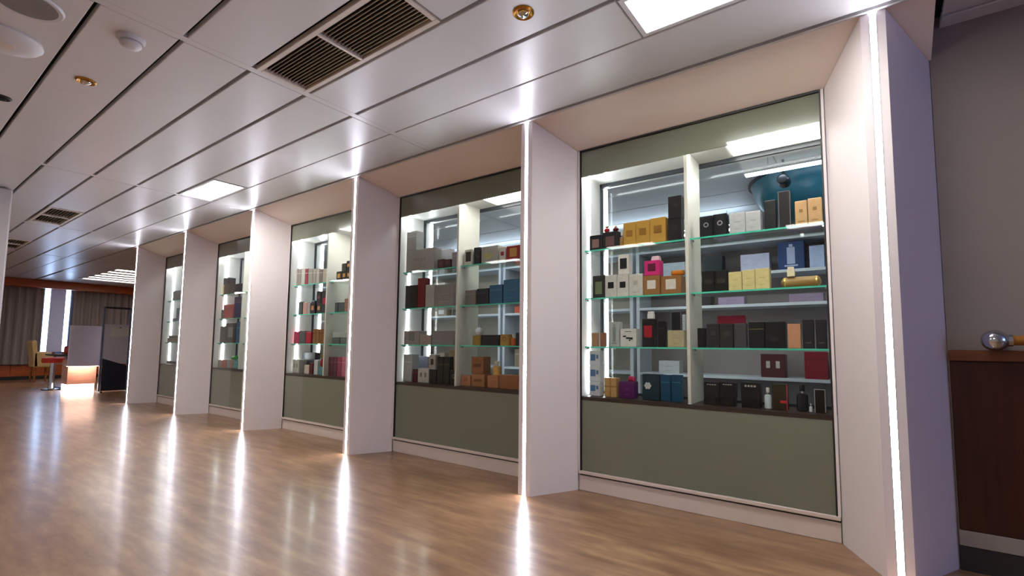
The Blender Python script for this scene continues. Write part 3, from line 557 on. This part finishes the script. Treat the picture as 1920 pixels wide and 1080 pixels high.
def marks(kind, w, h, y):
    """front marks of a carton; list of (part name, boxes) just proud of the front face"""
    q = .0012
    P = lambda cx, cz, a, b: (cx-a/2, cx+a/2, y-q, y+.0004, cz-b/2, cz+b/2)
    if kind == 'sq': return 'emblem', [P(0, h*.54, w*.5, w*.5)]
    if kind == 'lsq': return 'emblem', [P(0, h*.6, w*.4, w*.4)]
    if kind == 'sqo': return 'emblem', [P(0, h*.6, w*.3, w*.3), P(0, h*.18, w*.5, h*.03)]
    if kind == 'bigsq': return 'window', [P(0, h*.55, w*.66, min(h*.62, w*.95))]
    if kind == 'win2': return 'window', [P(0, h*.52, w*.42, h*.4)]
    if kind == 'window': return 'picture', [P(0, h*.45, w*.56, h*.55)]
    if kind == 'rect': return 'label_plate', [P(0, h*.5, w*.62, h*.2)]
    if kind == 'text': return 'lettering', [P(-w*.16+i*w*.11, h*.56, w*.07, h*.035) for i in range(4)] + [P(0, h*.22, w*.4, h*.018)]
    if kind == 'textup': return 'lettering', [P(-w*.24+i*w*.16, h*.86, w*.11, h*.07) for i in range(4)]
    if kind == 'textlow': return 'lettering', [P(-w*.2+i*w*.13, h*.2, w*.09, h*.03) for i in range(4)]
    if kind == 'line': return 'stripe', [P(0, h*.72, w*.9, h*.035)]
    if kind == 'frame': return 'edge_trim', [P(-w*.46, h/2, w*.06, h), P(w*.46, h/2, w*.06, h), P(0, h-w*.04, w, w*.07)]
    if kind == 'two': return 'picture', [P(-w*.2, h*.55, w*.16, h*.3), P(w*.2, h*.55, w*.16, h*.3)]
    if kind == 'splash': return 'splash_mark', [P(-w*.22, h*.58, w*.2, h*.08), P(0, h*.48, w*.24, h*.1), P(w*.2, h*.46, w*.18, h*.12), P(w*.1, h*.36, w*.1, h*.07), P(0, h*.85, w*.4, h*.03)]
    if kind == 'bottlepic': return 'picture', [P(0, h*.5, w*.3, h*.6), P(0, h*.86, w*.14, h*.1), P(0, h*.14, w*.5, h*.06)]
    if kind == 'pic': return 'picture', [P(-w*.15, h*.55, w*.45, h*.42), P(w*.25, h*.6, w*.2, h*.25)]
    if kind == 'cross': return 'ribbon', [P(0, h/2, w*.08, h), P(0, h*.55, w, w*.08)]
    if kind == 'redtab': return 'tab', [P(w*.26, h*.32, w*.48, h*.1), P(w*.47, h*.5, w*.06, h)]
    return None, []
def star(kind, w, h, y):
    bm = bmesh.new()
    if kind == 'ring':
        n = 16; ro, ri = w*.2, w*.12; v = []
        for r, yy in ((ro, y), (ri, y), (ri, y-.0012), (ro, y-.0012)):
            v.append([bm.verts.new((r*math.cos(2*math.pi*k/n), yy, h*.58+r*math.sin(2*math.pi*k/n))) for k in range(n)])
        for a in range(4):
            b = (a+1) % 4
            for k in range(n): bm.faces.new((v[a][k], v[a][(k+1) % n], v[b][(k+1) % n], v[b][k]))
    elif kind == 'flower':
        for k in range(6):
            a = math.pi*k/3; c = (-w*.18+w*.13*math.cos(a), y, h*.55+w*.13*math.sin(a))
            add_lathe(bm, [(w*.075, -.0012), (w*.075, .0004)], c, 8, 'y')
        add_lathe(bm, [(w*.06, -.0016), (w*.06, .0004)], (-w*.18, y, h*.55), 8, 'y')
    else:
        for k in range(5):
            a = .5+k*.42; L = w*.42; c = (-w*.1, h*.22)
            d = (math.cos(a), math.sin(a)); e = (-d[1], d[0])
            pts = [(c[0], c[1]), (c[0]+d[0]*L*.5+e[0]*w*.05, c[1]+d[1]*L*.5+e[1]*w*.05), (c[0]+d[0]*L, c[1]+d[1]*L), (c[0]+d[0]*L*.5-e[0]*w*.05, c[1]+d[1]*L*.5-e[1]*w*.05)]
            f = [bm.verts.new((p[0], y-.0012, p[1])) for p in pts]; b = [bm.verts.new((p[0], y+.0004, p[1])) for p in pts]
            bm.faces.new(f); bm.faces.new(b[::-1])
            for i in range(4): bm.faces.new((f[i], b[i], b[(i+1) % 4], f[(i+1) % 4]))
    return finish(bm, kind)
NAMES = {'box': ('perfume_box', 'box'), 'bottle': ('perfume_bottle', 'bottle'), 'heart': ('red_flacon', 'bottle'), 'ball': ('round_flacon', 'bottle'), 'cap': ('bottle_cap', 'cap'), 'roll': ('ribbon_roll', 'roll')}
def make_good(kind, colr, mark, x, w, z, h, yf, d, label, group=None):
    nm, cat = NAMES[kind]
    t = thing(nm, label, cat, (x, yf+d/2, z), group)
    if kind == 'box':
        key = (w, d, h, colr)
        link('body', cached(('b',)+key, lambda: boxmesh(w, d, h)), cm(colr), t)
        link('top_flap', cached(('f',)+key, lambda: finish((lambda b: (add_box(b, -w*.44, w*.44, -d*.42, d*.42, h-.0003, h+.0003), b)[1])(bmesh.new()), 'top_flap')), cm(colr), t)
        if mark:
            mk, mc = mark.split(':')
            if mk in ('ring', 'flower', 'leaf'):
                link('emblem', cached((mk, mc)+key, lambda: star(mk, w, h, -d/2)), cm(mc, .3), t)
            else:
                pn, bl = marks(mk, w, h, -d/2)
                def mkm():
                    bm = bmesh.new()
                    for b in bl: add_box(bm, *b)
                    return finish(bm, pn)
                link(pn, cached((mk, mc)+key, mkm), cm(mc, .3), t)
    elif kind == 'bottle':
        r = w/2; bh = h*.68
        bm = bmesh.new(); add_lathe(bm, [(r*.8, 0), (r, r*.15), (r, bh*.86), (r*.8, bh*.96), (r*.36, bh)], seg=20, sy=min(1, d/w))
        link('body', finish(bm, 'body', smooth=True), cm(colr, .08), t)
        bm = bmesh.new(); add_lathe(bm, [(r*.3, bh), (r*.3, bh+h*.08)], seg=14); link('neck', finish(bm, 'neck', smooth=True), 'chrome', t)
        bm = bmesh.new(); add_lathe(bm, [(r*.42, bh+h*.08), (r*.46, bh+h*.1), (r*.46, h*.97), (r*.38, h)], seg=16)
        link('cap', finish(bm, 'cap', smooth=True), cm('1c1c1e' if colr < '30' else 'cfcabc', .2), t)
    elif kind == 'heart':
        bm = bmesh.new(); add_lathe(bm, [(w*.18, 0), (w*.42, h*.16), (w*.5, h*.45), (w*.36, h*.7), (w*.14, h*.78)], seg=16, sy=.75)
        link('body', finish(bm, 'body', smooth=True), cm(colr, .1), t)
        s = .34 if 'gold' in label else .2
        bm = bmesh.new(); add_lathe(bm, [(w*.07, h*.78), (w*s*.7, h*.86), (w*s, h*1.0), (w*s*.7, h*1.14), (w*.05, h*1.2)], seg=14)
        link('stopper', finish(bm, 'stopper', smooth=True), 'gold_ball', t)
    elif kind == 'ball':
        r = min(w, h)/2
        bm = bmesh.new(); add_lathe(bm, [(r*.4, 0)] + [(r*math.cos(a), r*.95+r*math.sin(a)) for a in (-1.1, -.6, -.1, .4, .9, 1.2)] + [(r*.25, r*1.95)], seg=10)
        link('body', finish(bm, 'body'), cm(colr, .08), t)
        bm = bmesh.new(); add_lathe(bm, [(r*.22, r*1.95), (r*.3, r*2.05), (r*.26, max(h, r*2.35))], seg=10); link('stopper', finish(bm, 'stopper'), 'chrome', t)
    elif kind == 'cap':
        link('body', finish((lambda b: (add_box(b, -w/2, w/2, -d/2, d/2, 0, h*.7), b)[1])(bmesh.new()), 'body', .002), cm(colr, .2), t)
        link('top_plate', finish((lambda b: (add_box(b, -w*.42, w*.42, -d*.42, d*.42, h*.7, h), b)[1])(bmesh.new()), 'top_plate', .001), cm(colr, .2), t)
    else:   # roll lying along x, tied at both ends
        r = h/2
        bm = bmesh.new(); add_lathe(bm, [(r*.3, -w/2), (r*.75, -w*.46), (r, -w*.42), (r, w*.42), (r*.75, w*.46), (r*.3, w/2)], (0, 0, r), 16, 'x')
        link('body', finish(bm, 'body', smooth=True), cm(colr, .3), t)
        for s in (-1, 1):
            bm = bmesh.new(); add_lathe(bm, [(r*1.01, s*w*.38), (r*1.01, s*w*.41)], (0, 0, r), 16, 'x'); link('band', finish(bm, 'band', smooth=True), 'gold_ball', t)
    return t
counts = {}
for g in GOODS: counts.setdefault((g[0], g[1], g[11]), []).append(g[5])
for g in GOODS:
    xs = sorted(counts[(g[0], g[1], g[11])], reverse=True)
    where = ('case floor' if g[1] == 'floor' else g[1]+' shelf') + ', %s case from handrail' % ORD[g[0]-1]
    if len(xs) > 1:
        lab = '%s, %s from handrail end, %s' % (g[11], ORD[xs.index(g[5])], where)
    else: lab = '%s, %s' % (g[11], where)
    make_good(g[2], g[3], g[4], g[5], g[6], g[7], g[8], g[9], g[10], lab,
              'goods on %s of the %s case' % ('the floor' if g[1] == 'floor' else 'the %s shelf' % g[1], ORD[g[0]-1]))

# ------------------------------------------------------------------ ceiling fittings
def ceiling_light(x0, x1, y0, y1, label):
    t = thing('ceiling_light', label, 'ceiling light', ((x0+x1)/2, (y0+y1)/2, ZC), 'square ceiling light panels')
    a, b = (x1-x0)/2, (y1-y0)/2
    boxes('frame', [(-a, a, -b, -b+.022, -.004, .035), (-a, a, b-.022, b, -.004, .035), (-a, -a+.022, -b+.022, b-.022, -.004, .035), (a-.022, a, -b+.022, b-.022, -.004, .035)], 'ceil', t)
    boxes('diffuser', [(-a+.022, a-.022, -b+.022, b-.022, .002, .02)], 'ceil_lamp', t)
rl0, rl1 = Y0+ROWP*4+.012, Y0+ROWP*5-.012
ceiling_light(-.80, -.07, rl0, rl1, 'bright ceiling light panel before the first case from handrail')
ceiling_light(-5.36, -4.61, rl0, rl1, 'bright ceiling light panel before the third case from handrail')
rb0, rb1 = rb+.012, rb+ROWP-.012
for x0, d in ((-.80, 'first case'), (-3.08, 'second case'), (-5.36, 'third case'), (-7.64, 'fourth case'), (-9.91, 'fifth case'), (-12.48, 'reception counter'), (-14.98, 'armchair')):
    ceiling_light(x0, x0+.73, rb0, rb1, 'added unseen ceiling light panel across the hall from the %s' % d)  # unseen row added to lift the light on fins and far end
def vent(x0, x1, y0, y1, n, label, mods):
    t = thing('air_vent', label, 'vent', ((x0+x1)/2, (y0+y1)/2, ZC), 'ceiling air vents')
    a, b = (x1-x0)/2, (y1-y0)/2; f = .026
    boxes('frame', [(-a, a, -b, -b+f, -.006, .02), (-a, a, b-f, b, -.006, .02), (-a, -a+f, -b+f, b-f, -.006, .02), (a-f, a, -b+f, b-f, -.006, .02)], 'vent_white', t, .002)
    boxes('backing', [(-a+f, a-f, -b+f, b-f, .045, .05)], 'vent_deep', t)
    for m in range(1, mods):
        xm = -a+2*a*m/mods; boxes('mullion', [(xm-.008, xm+.008, -b+f, b-f, -.006, .02)], 'vent_white', t)
    me = None
    for m in range(mods):
        xa, xb = -a+2*a*m/mods+(f if m == 0 else .008), -a+2*a*(m+1)/mods-(f if m == mods-1 else .008)
        L = xb-xa
        bm = bmesh.new(); add_extr_x(bm, [(-.005, 0), (-.002, -.001), (.006, .016), (.003, .017)], -L/2, L/2); me = finish(bm, 'slat')
        for k in range(n):
            y = -b+f+(k+.5)*(2*b-2*f)/n
            link('slat', me, 'vent_slat', t, ((xa+xb)/2, y, .004))
rv0, rv1 = rv+.010, rv+ROWP-.010
vent(-2.55, -1.49, rv0, rv1, 13, 'large louvred air vent with two bays near brass spotlight', 2)
vent(-8.04, -7.05, rv0, rv1, 9, 'dark louvred air vent between column and fifth case', 2)
vent(-10.74, -9.73, rv0, rv1, 9, 'dark louvred air vent nearest the curtains', 2)
def downlight(x, y, label, dark=False):
    t = thing('ceiling_spotlight', label, 'spotlight', (x, y, ZC), 'small recessed spotlights')
    bm = bmesh.new(); add_lathe(bm, [(.047, 0), (.047, -.004), (.040, -.009), (.030, -.006), (.026, -.001)], seg=28)
    link('ring', finish(bm, 'ring', smooth=True), 'dark' if dark else 'brass', t)
    bm = bmesh.new(); add_lathe(bm, [(.024, -.001), (.024, -.010), (.016, -.018), (.006, -.021)], seg=20)
    link('bulb', finish(bm, 'bulb', smooth=True), 'vent_deep' if dark else 'chrome', t)
downlight(-1.16, 1.628, 'brass ringed spotlight between vent and ceiling light')
downlight(-3.44, .674, 'brass ringed spotlight near the smoke detector')
downlight(-4.09, .43, 'black ringed spotlight far from the display cases', True)
t = thing('smoke_detector', 'round white smoke detector on the ceiling', 'smoke detector', (-2.775, .692, ZC))
bm = bmesh.new(); add_lathe(bm, [(.056, 0), (.056, -.012), (.05, -.02), (.05, -.022)], seg=28); link('base', finish(bm, 'base', smooth=True), 'plastic', t)
bm = bmesh.new(); add_lathe(bm, [(.042, -.024), (.043, -.034), (.034, -.045), (.012, -.05)], seg=28); link('cap', finish(bm, 'cap', smooth=True), 'plastic', t)
bm = bmesh.new(); add_lathe(bm, [(.036, -.022), (.036, -.0245)], seg=24); link('sensor_slot', finish(bm, 'sensor_slot'), 'dark', t)
t = thing('ceiling_speaker', 'round grey faced ceiling speaker with white rim', 'speaker', (-2.835, .345, ZC))
bm = bmesh.new(); add_lathe(bm, [(.118, 0), (.122, -.006), (.115, -.014), (.104, -.012)], seg=40); link('rim', finish(bm, 'rim', smooth=True), 'plastic', t)
bm = bmesh.new(); add_lathe(bm, [(.102, -.0115), (.1, -.0135)], seg=40); link('grille', finish(bm, 'grille'), mat('grille', '77706c', .7), t)
t = thing('wireless_unit', 'domed white ceiling unit beside the round speaker', 'ceiling unit', (-3.26, .33, ZC))
bm = bmesh.new(); add_lathe(bm, [(.14, 0), (.142, -.012), (.13, -.026), (.09, -.036), (.05, -.039)], seg=40); link('cover', finish(bm, 'cover', smooth=True), 'plastic', t)
bm = bmesh.new(); add_lathe(bm, [(.045, -.038), (.043, -.043), (.02, -.045)], seg=24); link('logo_ring', finish(bm, 'logo_ring', smooth=True), 'vent_white', t)

# ------------------------------------------------------------------ right wall: wainscot, skirting, handrail
t = thing('wainscot', 'dark red wood wainscot below the handrail', 'wainscot', (.254, 2.8, 0))
for k in range(4):
    x0 = k*.96; boxes('panel', [(x0+.002, x0+.958, -.014, 0, .163, .855)], 'wood_red', t, .002)
boxes('cap_rail', [(.0, 3.83, -.022, 0, .857, .902)], 'wood_cap', t, .003)
struct(boxes('trim_2', [(.253, 4.1, 2.784, 2.8, .1, .162)], 'trim_white', None, .002), 'cream band under the wainscot')
struct(boxes('baseboard_right', [(.253, 4.1, 2.788, 2.8, 0, .099)], 'base_dark', None, .002), 'dark skirting board')
t = thing('handrail', 'wooden handrail with chrome ball end on the dim wall', 'handrail', (.392, 2.735, .942))
bm = bmesh.new(); add_lathe(bm, [(.0195, .035), (.0195, 3.6)], seg=20, axis='x'); link('rail', finish(bm, 'rail', smooth=True), 'rail_wood', t)
bm = bmesh.new(); add_lathe(bm, [(.008, -.042)] + [(.043*math.cos(a), .043*math.sin(a)) for a in [-1.25+.25*i for i in range(9)]] + [(.024, .037), (.024, .05)], seg=28, axis='x')
link('end_ball', finish(bm, 'end_ball', smooth=True), 'chrome', t)
bm = bmesh.new(); add_lathe(bm, [(.011, .0), (.011, .062), (.026, .0625), (.026, .0645)], seg=20, axis='y'); link('bracket', finish(bm, 'bracket', smooth=True), 'chrome', t)

# ------------------------------------------------------------------ shop seen through the cases
cs = struct(boxes('ceiling_shop', [(-9.09, 2.3, 3.22, 6.3, 2.375, 2.388)], 'ceil_back'), 'pale panelled ceiling of the shop behind')
for i in range(6):
    for j in range(4):
        boxes('ceiling_panel', [(-9.08+j*2.845, -9.08+j*2.845+2.835, 3.23+i*.51, 3.23+i*.51+.49, 2.335, 2.37)], 'shop_ceil', cs)
def linear_lamp(x0, x1, y, z, label, up=True):
    t = thing('linear_lamp', label, 'lamp', ((x0+x1)/2, y, z), 'linear lamps in the shop behind')
    L = (x1-x0)/2
    boxes('housing', [(-L, L, -.03, .03, .012, .05)], 'plastic', t, .003)
    boxes('tube', [(-L+.01, L-.01, -.024, .024, 0, .012)], 'shop_lamp', t)
    if up: boxes('added_uplight', [(-L+.01, L-.01, -.024, .024, .05, .056)], 'shop_lamp', t)  # upward glow added to brighten the shop ceiling
    for s in (-1, 1): boxes('rod', [(s*L*.8-.004, s*L*.8+.004, -.004, .004, .05, ZC-z)], 'chrome', t)
linear_lamp(-.75, .9, 4.0, 2.215, 'white linear lamp hanging before the teal bowl', False)
for i, x in enumerate((-2.9, -5.2, -7.5)):
    linear_lamp(x-.7, x+.7, 3.62, 2.262, 'white linear lamp in the shop, %s after the teal bowl' % ORD[i])
for i, x in enumerate((-1.9, -4.2, -6.5)):
    linear_lamp(x-.9, x+.9, 5.35, 2.12, 'white linear lamp added near the shop back wall, %s after the teal bowl' % ORD[i])  # extra row added because the shop came out too dark
t = thing('teal_bowl', 'big dark teal bowl shaped canopy on the shop ceiling', 'canopy', (-.12, 4.75, ZC))
bm = bmesh.new(); add_lathe(bm, [(.72, 0), (.7, -.06)] + [(.70*math.cos(a), -.06-.36*math.sin(a)) for a in (.2, .45, .7, .95, 1.2, 1.4)], seg=48, sy=.8); link('bowl', finish(bm, 'bowl', smooth=True), 'teal', t)
bm = bmesh.new(); add_lathe(bm, [(.735, 0), (.735, -.02), (.715, -.02)], seg=48, sy=.8); link('rim', finish(bm, 'rim', smooth=True), 'navy', t)
t = thing('shop_spotlight', 'black spotlight head in front of the teal bowl', 'spotlight', (-.5, 4.12, ZC))
boxes('arm', [(-.008, .008, -.008, .008, -.14, 0)], 'black_top', t)
bm = bmesh.new(); add_lathe(bm, [(.03, -.06), (.04, -.05), (.044, .05), (.036, .055)], (0, 0, -.165), 20, 'y'); link('head', finish(bm, 'head', smooth=True), 'black_top', t)

# shelving in the shop along the back of the cases
UW = 1.42; UN = 6
PZ = [.40, .69, 1.235, 1.475]
def shelf_unit(k):
    x1 = -.21-k*(UW+.03); x0 = x1-UW
    t = thing('shop_shelf_unit', 'white shelving unit in the shop behind, %s from the teal bowl' % ORD[k], 'shelf unit', ((x0+x1)/2, 4.0, 0), 'shelving units in the shop behind')
    h = UW/2
    boxes('back_panel', [(-h+.03, h-.03, .27, .29, .08, 1.70)], 'shop_grey' if k < 1 else 'shop_wall', t)
    for s in (-1, 1): boxes('post', [(min(s*h, s*(h-.03)), max(s*h, s*(h-.03)), 0, .3, 0, 1.72)], 'shop_plank', t, .002)
    boxes('kick_board', [(-h+.03, h-.03, .02, .27, 0, .08)], 'shop_plank', t)
    for z in PZ + ([.97] if k else []) + [1.72]: boxes('shelf', [(-h+.03, h-.03, 0, .27, z-.022, z)], 'shop_plank', t, .001)
    return (x0+x1)/2
shelf_unit(0)
for c, m, x0, x1, z, h, d in (
    ('16232c', 'textlow:c0c8cc', -1.08, -.93, 1.475, .155, 'dark slate carton'), ('b9bfdc', '', -.80, -.60, 1.475, .14, 'wide pale lilac carton'),
    ('123a70', 'bottlepic:a8b4d8', -.545, -.375, 1.475, .205, 'tall blue carton with pale bottle'), ('a9bce0', '', -.345, -.255, 1.475, .16, 'pale blue carton'),
    ('a8b6c4', '', -1.42, -1.22, 1.475, .13, 'pale grey carton'), ('14444a', '', -1.57, -1.50, 1.475, .12, 'small teal carton'),
    ('9a8aa8', 'text:5a4a68', -.97, -.78, 1.235, .06, 'flat mauve carton'), ('9484a0', 'text:5a4a68', -.48, -.27, 1.235, .06, 'flat violet carton'), ('2a2628', '', -1.2, -1.02, 1.235, .12, 'black carton'),
    ('4a1c22', 'two:b8b4b0', -.68, -.52, .69, .17, 'burgundy carton with two bottles pictured'), ('7c1024', 'line:5a0c18', -.40, -.26, .69, .19, 'crimson carton'),
    ('b8bcc0', 'text:7a7e82', -1.45, -1.28, .69, .1, 'low silver carton')):
    make_good('box', c, m, (x0+x1)/2, round(x1-x0, 3), z+.0005, h, 4.03, .1, d + ' on the shop shelving behind the first case', 'cartons on the shop shelving')
desc = {'c8b89a': 'sand', '8a7a68': 'taupe', 'b04a30': 'rust', 'd0ccc4': 'off white', '3a3a3c': 'black', '9a8f80': 'stone'}
nm = ['bottom', 'second lowest', 'third lowest', 'uppermost']
for k in range(1, UN):
    xc = shelf_unit(k)
    rnd = random.Random(40+k)
    for zi in (1, 2, 3):
        x = -UW/2+.1+rnd.random()*.1; used = set()
        for _ in range(3):
            c = rnd.choice([p for p in desc if p not in used]); used.add(c)
            w = rnd.uniform(.09, .2); h = rnd.uniform(.08, .19)
            if x+w > UW/2-.08: break
            make_good('box', c, rnd.choice(['text:8a8f98', 'sq:c8ccd0', 'textlow:b0b4b8', 'line:c8ccd0']), xc+x+w/2, round(w, 3), PZ[zi]+.0005, round(h, 3), 4.03, .09,
                      '%s carton, %s shelf of shop unit %s from teal bowl' % (desc[c], nm[zi], ORD[k]), 'cartons on the shop shelving')
            x += w+rnd.uniform(.06, .2)

# ------------------------------------------------------------------ far end of the hall
win = struct(boxes('window_1', [(-16.1, -16.06, 2.70, 2.728, .6, 2.26), (-16.1, -16.06, 3.202, 3.23, .6, 2.26), (-16.1, -16.06, 2.728, 3.202, .6, .65), (-16.1, -16.06, 2.728, 3.202, 2.23, 2.26)], 'steel_blue'), 'daylit window behind a pale blind')
boxes('pane', [(-16.095, -16.085, 2.728, 3.202, .65, 2.23)], 'daylight', win)
t = thing('window_blind', 'pale grey roller blind with daylight at both sides', 'blind', (-16.03, 2.965, 0))
boxes('fabric', [(-.004, .004, -.14, .14, .67, 2.2)], 'blind', t); boxes('bottom_bar', [(-.01, .01, -.143, .143, .65, .67)], 'plastic', t)
bm = bmesh.new(); add_lathe(bm, [(.022, -.14), (.022, .14)], (0, 0, 2.215), 16, 'y'); link('roller', finish(bm, 'roller', smooth=True), 'plastic', t)
def curtain(y0, y1, label):
    bm = bmesh.new(); n = int((y1-y0)/.012); top = []; bot = []
    rnd = random.Random(int(y0*100))
    ph = 0; pts = []
    for i in range(n+1):
        ph += .012/.15*2*math.pi*rnd.uniform(.7, 1.3)
        pts.append((.035*math.sin(ph)+.012*math.sin(ph*.37), y0+(y1-y0)*i/n))
    for k, z in ((1, 2.19), (1.1, 1.3), (1.2, .36)):
        top.append([bm.verts.new((p[0]*k, p[1], z)) for p in pts])
    for a, b in zip(top, top[1:]):
        for i in range(n): bm.faces.new((a[i], a[i+1], b[i+1], b[i]))
    bmesh.ops.recalc_face_normals(bm, faces=bm.faces[:])
    bmesh.ops.solidify(bm, geom=bm.faces[:], thickness=.004)
    me = finish(bm, 'fabric', smooth=True)
    t = thing('curtain', label, 'curtain', (-15.93, 0, 0), 'grey curtains on the far wall')
    link('fabric', me, 'curtain', t)
    boxes('rail', [(-.015, .015, y0, y1, 2.19, 2.22)], 'dark', t)
curtain(-.6, 2.69, 'long pleated grey curtain on the armchair side of the blind')
curtain(3.24, 5.3, 'pleated grey curtain behind the reception counter')
struct(boxes('trim_3', [(-15.85, -15.62, -4, 6.3, 2.15, 2.33)], 'valance', None, .004), 'orange brown wood valance above the curtains')
t = thing('low_panelling', 'low reddish wood panelling under the curtains', 'panelling', (-16.02, 0, 0))
for k in range(7): boxes('panel', [(-.02, .0, -.6+k*.95+.002, .348+k*.95, .08, .34)], 'valance', t, .003)
boxes('kick', [(-.02, -.006, -.6, 6.05, 0, .08)], 'dark', t)
t = thing('column', 'square white column near the ceiling spotlights', 'column', (-6.65, .636, 0))
boxes('shaft', [(-.18, .18, -.18, .18, 0, ZC-.012)], 'column', t, .012)
boxes('collar', [(-.2, .2, -.2, .2, 0, .1)], 'base_dark', t, .004)

# reception counter with light under its overhang
t = thing('reception_counter', 'lilac fronted reception counter with glowing base', 'counter', (-11.65, 2.55, 0))
boxes('upper_front', [(.18, .25, -.24, .215, .46, 1.185)], 'lilac', t, .004)
boxes('worktop', [(-.3, .18, -.12, .215, 1.05, 1.08)], 'paper', t, .004)
boxes('lower_body', [(-.4, .02, -.19, .215, .13, .56)], 'counter_wood', t, .003)
boxes('toe_light', [(-.38, -.01, -.18, .205, .0, .125)], 'counter_led', t)
boxes('under_light', [(.08, .16, -.22, .2, .455, .465)], 'counter_under', t)
boxes('soffit_board', [(.02, .18, -.24, .215, .466, .486)], 'lilac', t)
# partition of steel frame, clear panel, sheet of paper and navy lower panel
t = thing('glass_partition', 'steel framed glass partition with navy slanted lower panel', 'partition', (-11.2, 2.91, 0))
for y in (-.2, .195): boxes('post', [(-.015, .015, y-.015, y+.015, 0, 1.545)], 'steel_blue', t, .003)
boxes('top_bar', [(-.015, .015, -.185, .18, 1.505, 1.54)], 'navy', t, .003)
boxes('glass_panel', [(-.004, .004, -.185, .18, .5, 1.22)], 'lilac', t)
bm = bmesh.new()
pp = [(-.18, .02), (.178, .02), (.178, .47), (-.18, .6)]
a = [bm.verts.new((.006, p[0], p[1])) for p in pp]; b = [bm.verts.new((.02, p[0], p[1])) for p in pp]
bm.faces.new(a); bm.faces.new(b[::-1])
for i in range(4): bm.faces.new((a[i], b[i], b[(i+1) % 4], a[(i+1) % 4]))
link('navy_panel', finish(bm, 'navy_panel'), 'navy', t)
for y in (-.2, .195): boxes('foot', [(-.16, .16, y-.017, y+.017, 0, .02)], 'navy', t)
s = thing('paper_notice', 'white paper notice fixed to the glass partition', 'notice', (-11.19, 2.955, 1.0))
boxes('sheet', [(-.002, .002, -.13, .14, 0, .17)], 'paper', s); boxes('clip', [(.002, .004, -.01, .02, .15, .172)], 'chrome', s)

# table, stool and armchair
t = thing('cafe_table', 'dark topped table on black pedestal before the blind', 'table', (-12.9, 2.5, 0))
boxes('top', [(-.35, .35, -.17, .2, .62, .65)], 'black_top', t, .004)
bm = bmesh.new(); add_lathe(bm, [(.03, .03), (.028, .62)], (0, .12, 0), 16); link('pedestal', finish(bm, 'pedestal', smooth=True), 'black_top', t)
bm = bmesh.new(); add_lathe(bm, [(.19, 0), (.19, .012), (.05, .03)], (0, .12, 0), 24); link('base', finish(bm, 'base', smooth=True), 'black_top', t)
boxes('side_leg', [(-.02, .02, -.1, -.07, 0, .62)], 'steel_blue', t, .003)
t = thing('bar_stool', 'red seated stool on a chrome stem beside dark table', 'stool', (-12.35, 2.29, 0))
bm = bmesh.new(); add_lathe(bm, [(.15, .5), (.165, .53), (.16, .585), (.12, .6)], seg=24); link('seat', finish(bm, 'seat', smooth=True), 'red_seat', t)
bm = bmesh.new(); add_lathe(bm, [(.05, .03), (.042, .12), (.042, .5)], seg=16); link('stem', finish(bm, 'stem', smooth=True), 'chrome', t)
bm = bmesh.new(); add_lathe(bm, [(.14, 0), (.14, .02), (.05, .032)], seg=24); link('foot', finish(bm, 'foot', smooth=True), 'black_top', t)
t = thing('red_canister', 'red canister standing on the dark table', 'canister', (-12.86, 2.585, .6505))
bm = bmesh.new(); add_lathe(bm, [(.055, 0), (.058, .01), (.058, .12), (.05, .13)], seg=20); link('body', finish(bm, 'body', smooth=True), 'red_seat', t)
bm = bmesh.new(); add_lathe(bm, [(.052, .13), (.052, .15), (.03, .158)], seg=20); link('lid', finish(bm, 'lid', smooth=True), cm('7a1410'), t)
t = thing('wooden_tray', 'orange wooden tray on the dark table', 'tray', (-12.8, 2.5, .6505))
boxes('base', [(-.1, .1, -.14, .02, 0, .01)], 'chair_wood', t); [boxes('rim', [(-.1, .1, y, y+.01, .01, .04)], 'chair_wood', t) for y in (-.14, .01)]
t = thing('armchair', 'cream upholstered armchair with wooden legs before the curtain', 'armchair', (-14.9, 2.56, 0))
boxes('seat', [(-.22, .24, -.1, .16, .33, .47)], 'beige_leather', t, .03)
for s in (-.2, .2): boxes('armrest', [(s-.03 if s < 0 else s-.03, s+.05, -.16, .16, .33, .66)], 'beige_leather', t, .02)
bm = bmesh.new(); pr = [(-.14, .33), (-.08, .33), (-.13, .9), (-.18, .93), (-.22, .88)]
add_extr_x(bm, pr, -.23, .25); link('backrest', finish(bm, 'backrest', .012), 'beige_leather', t)
for sx in (-.19, .2):
    for sy in (-.12, .13):
        bm = bmesh.new(); add_lathe(bm, [(.016, 0), (.026, .33)], (sx, sy, 0), 10); link('leg', finish(bm, 'leg', smooth=True), 'chair_wood', t)

# bank of lamps in the ceiling above the counter
t = thing('ceiling_lamp_bank', 'bank of glowing strips in the ceiling above reception counter', 'ceiling light', (-13.1, 3.6, ZC))
boxes('frame', [(-1.35, 1.3, -.62, -.58, -.02, 0), (-1.35, 1.3, .58, .62, -.02, 0), (-1.35, -1.31, -.58, .58, -.02, 0), (1.26, 1.3, -.58, .58, -.02, 0)], 'ceil', t)
for k in range(6):
    x = -1.16+k*.45; boxes('light_strip', [(x-.08, x+.08, -.57, .57, -.012, -.004)], 'far_lamp', t)
for k in range(5):
    x = -.935+k*.45; boxes('louvre', [(x-.13, x+.13, -.575, .575, -.016, -.001)], 'ceil', t, .002)
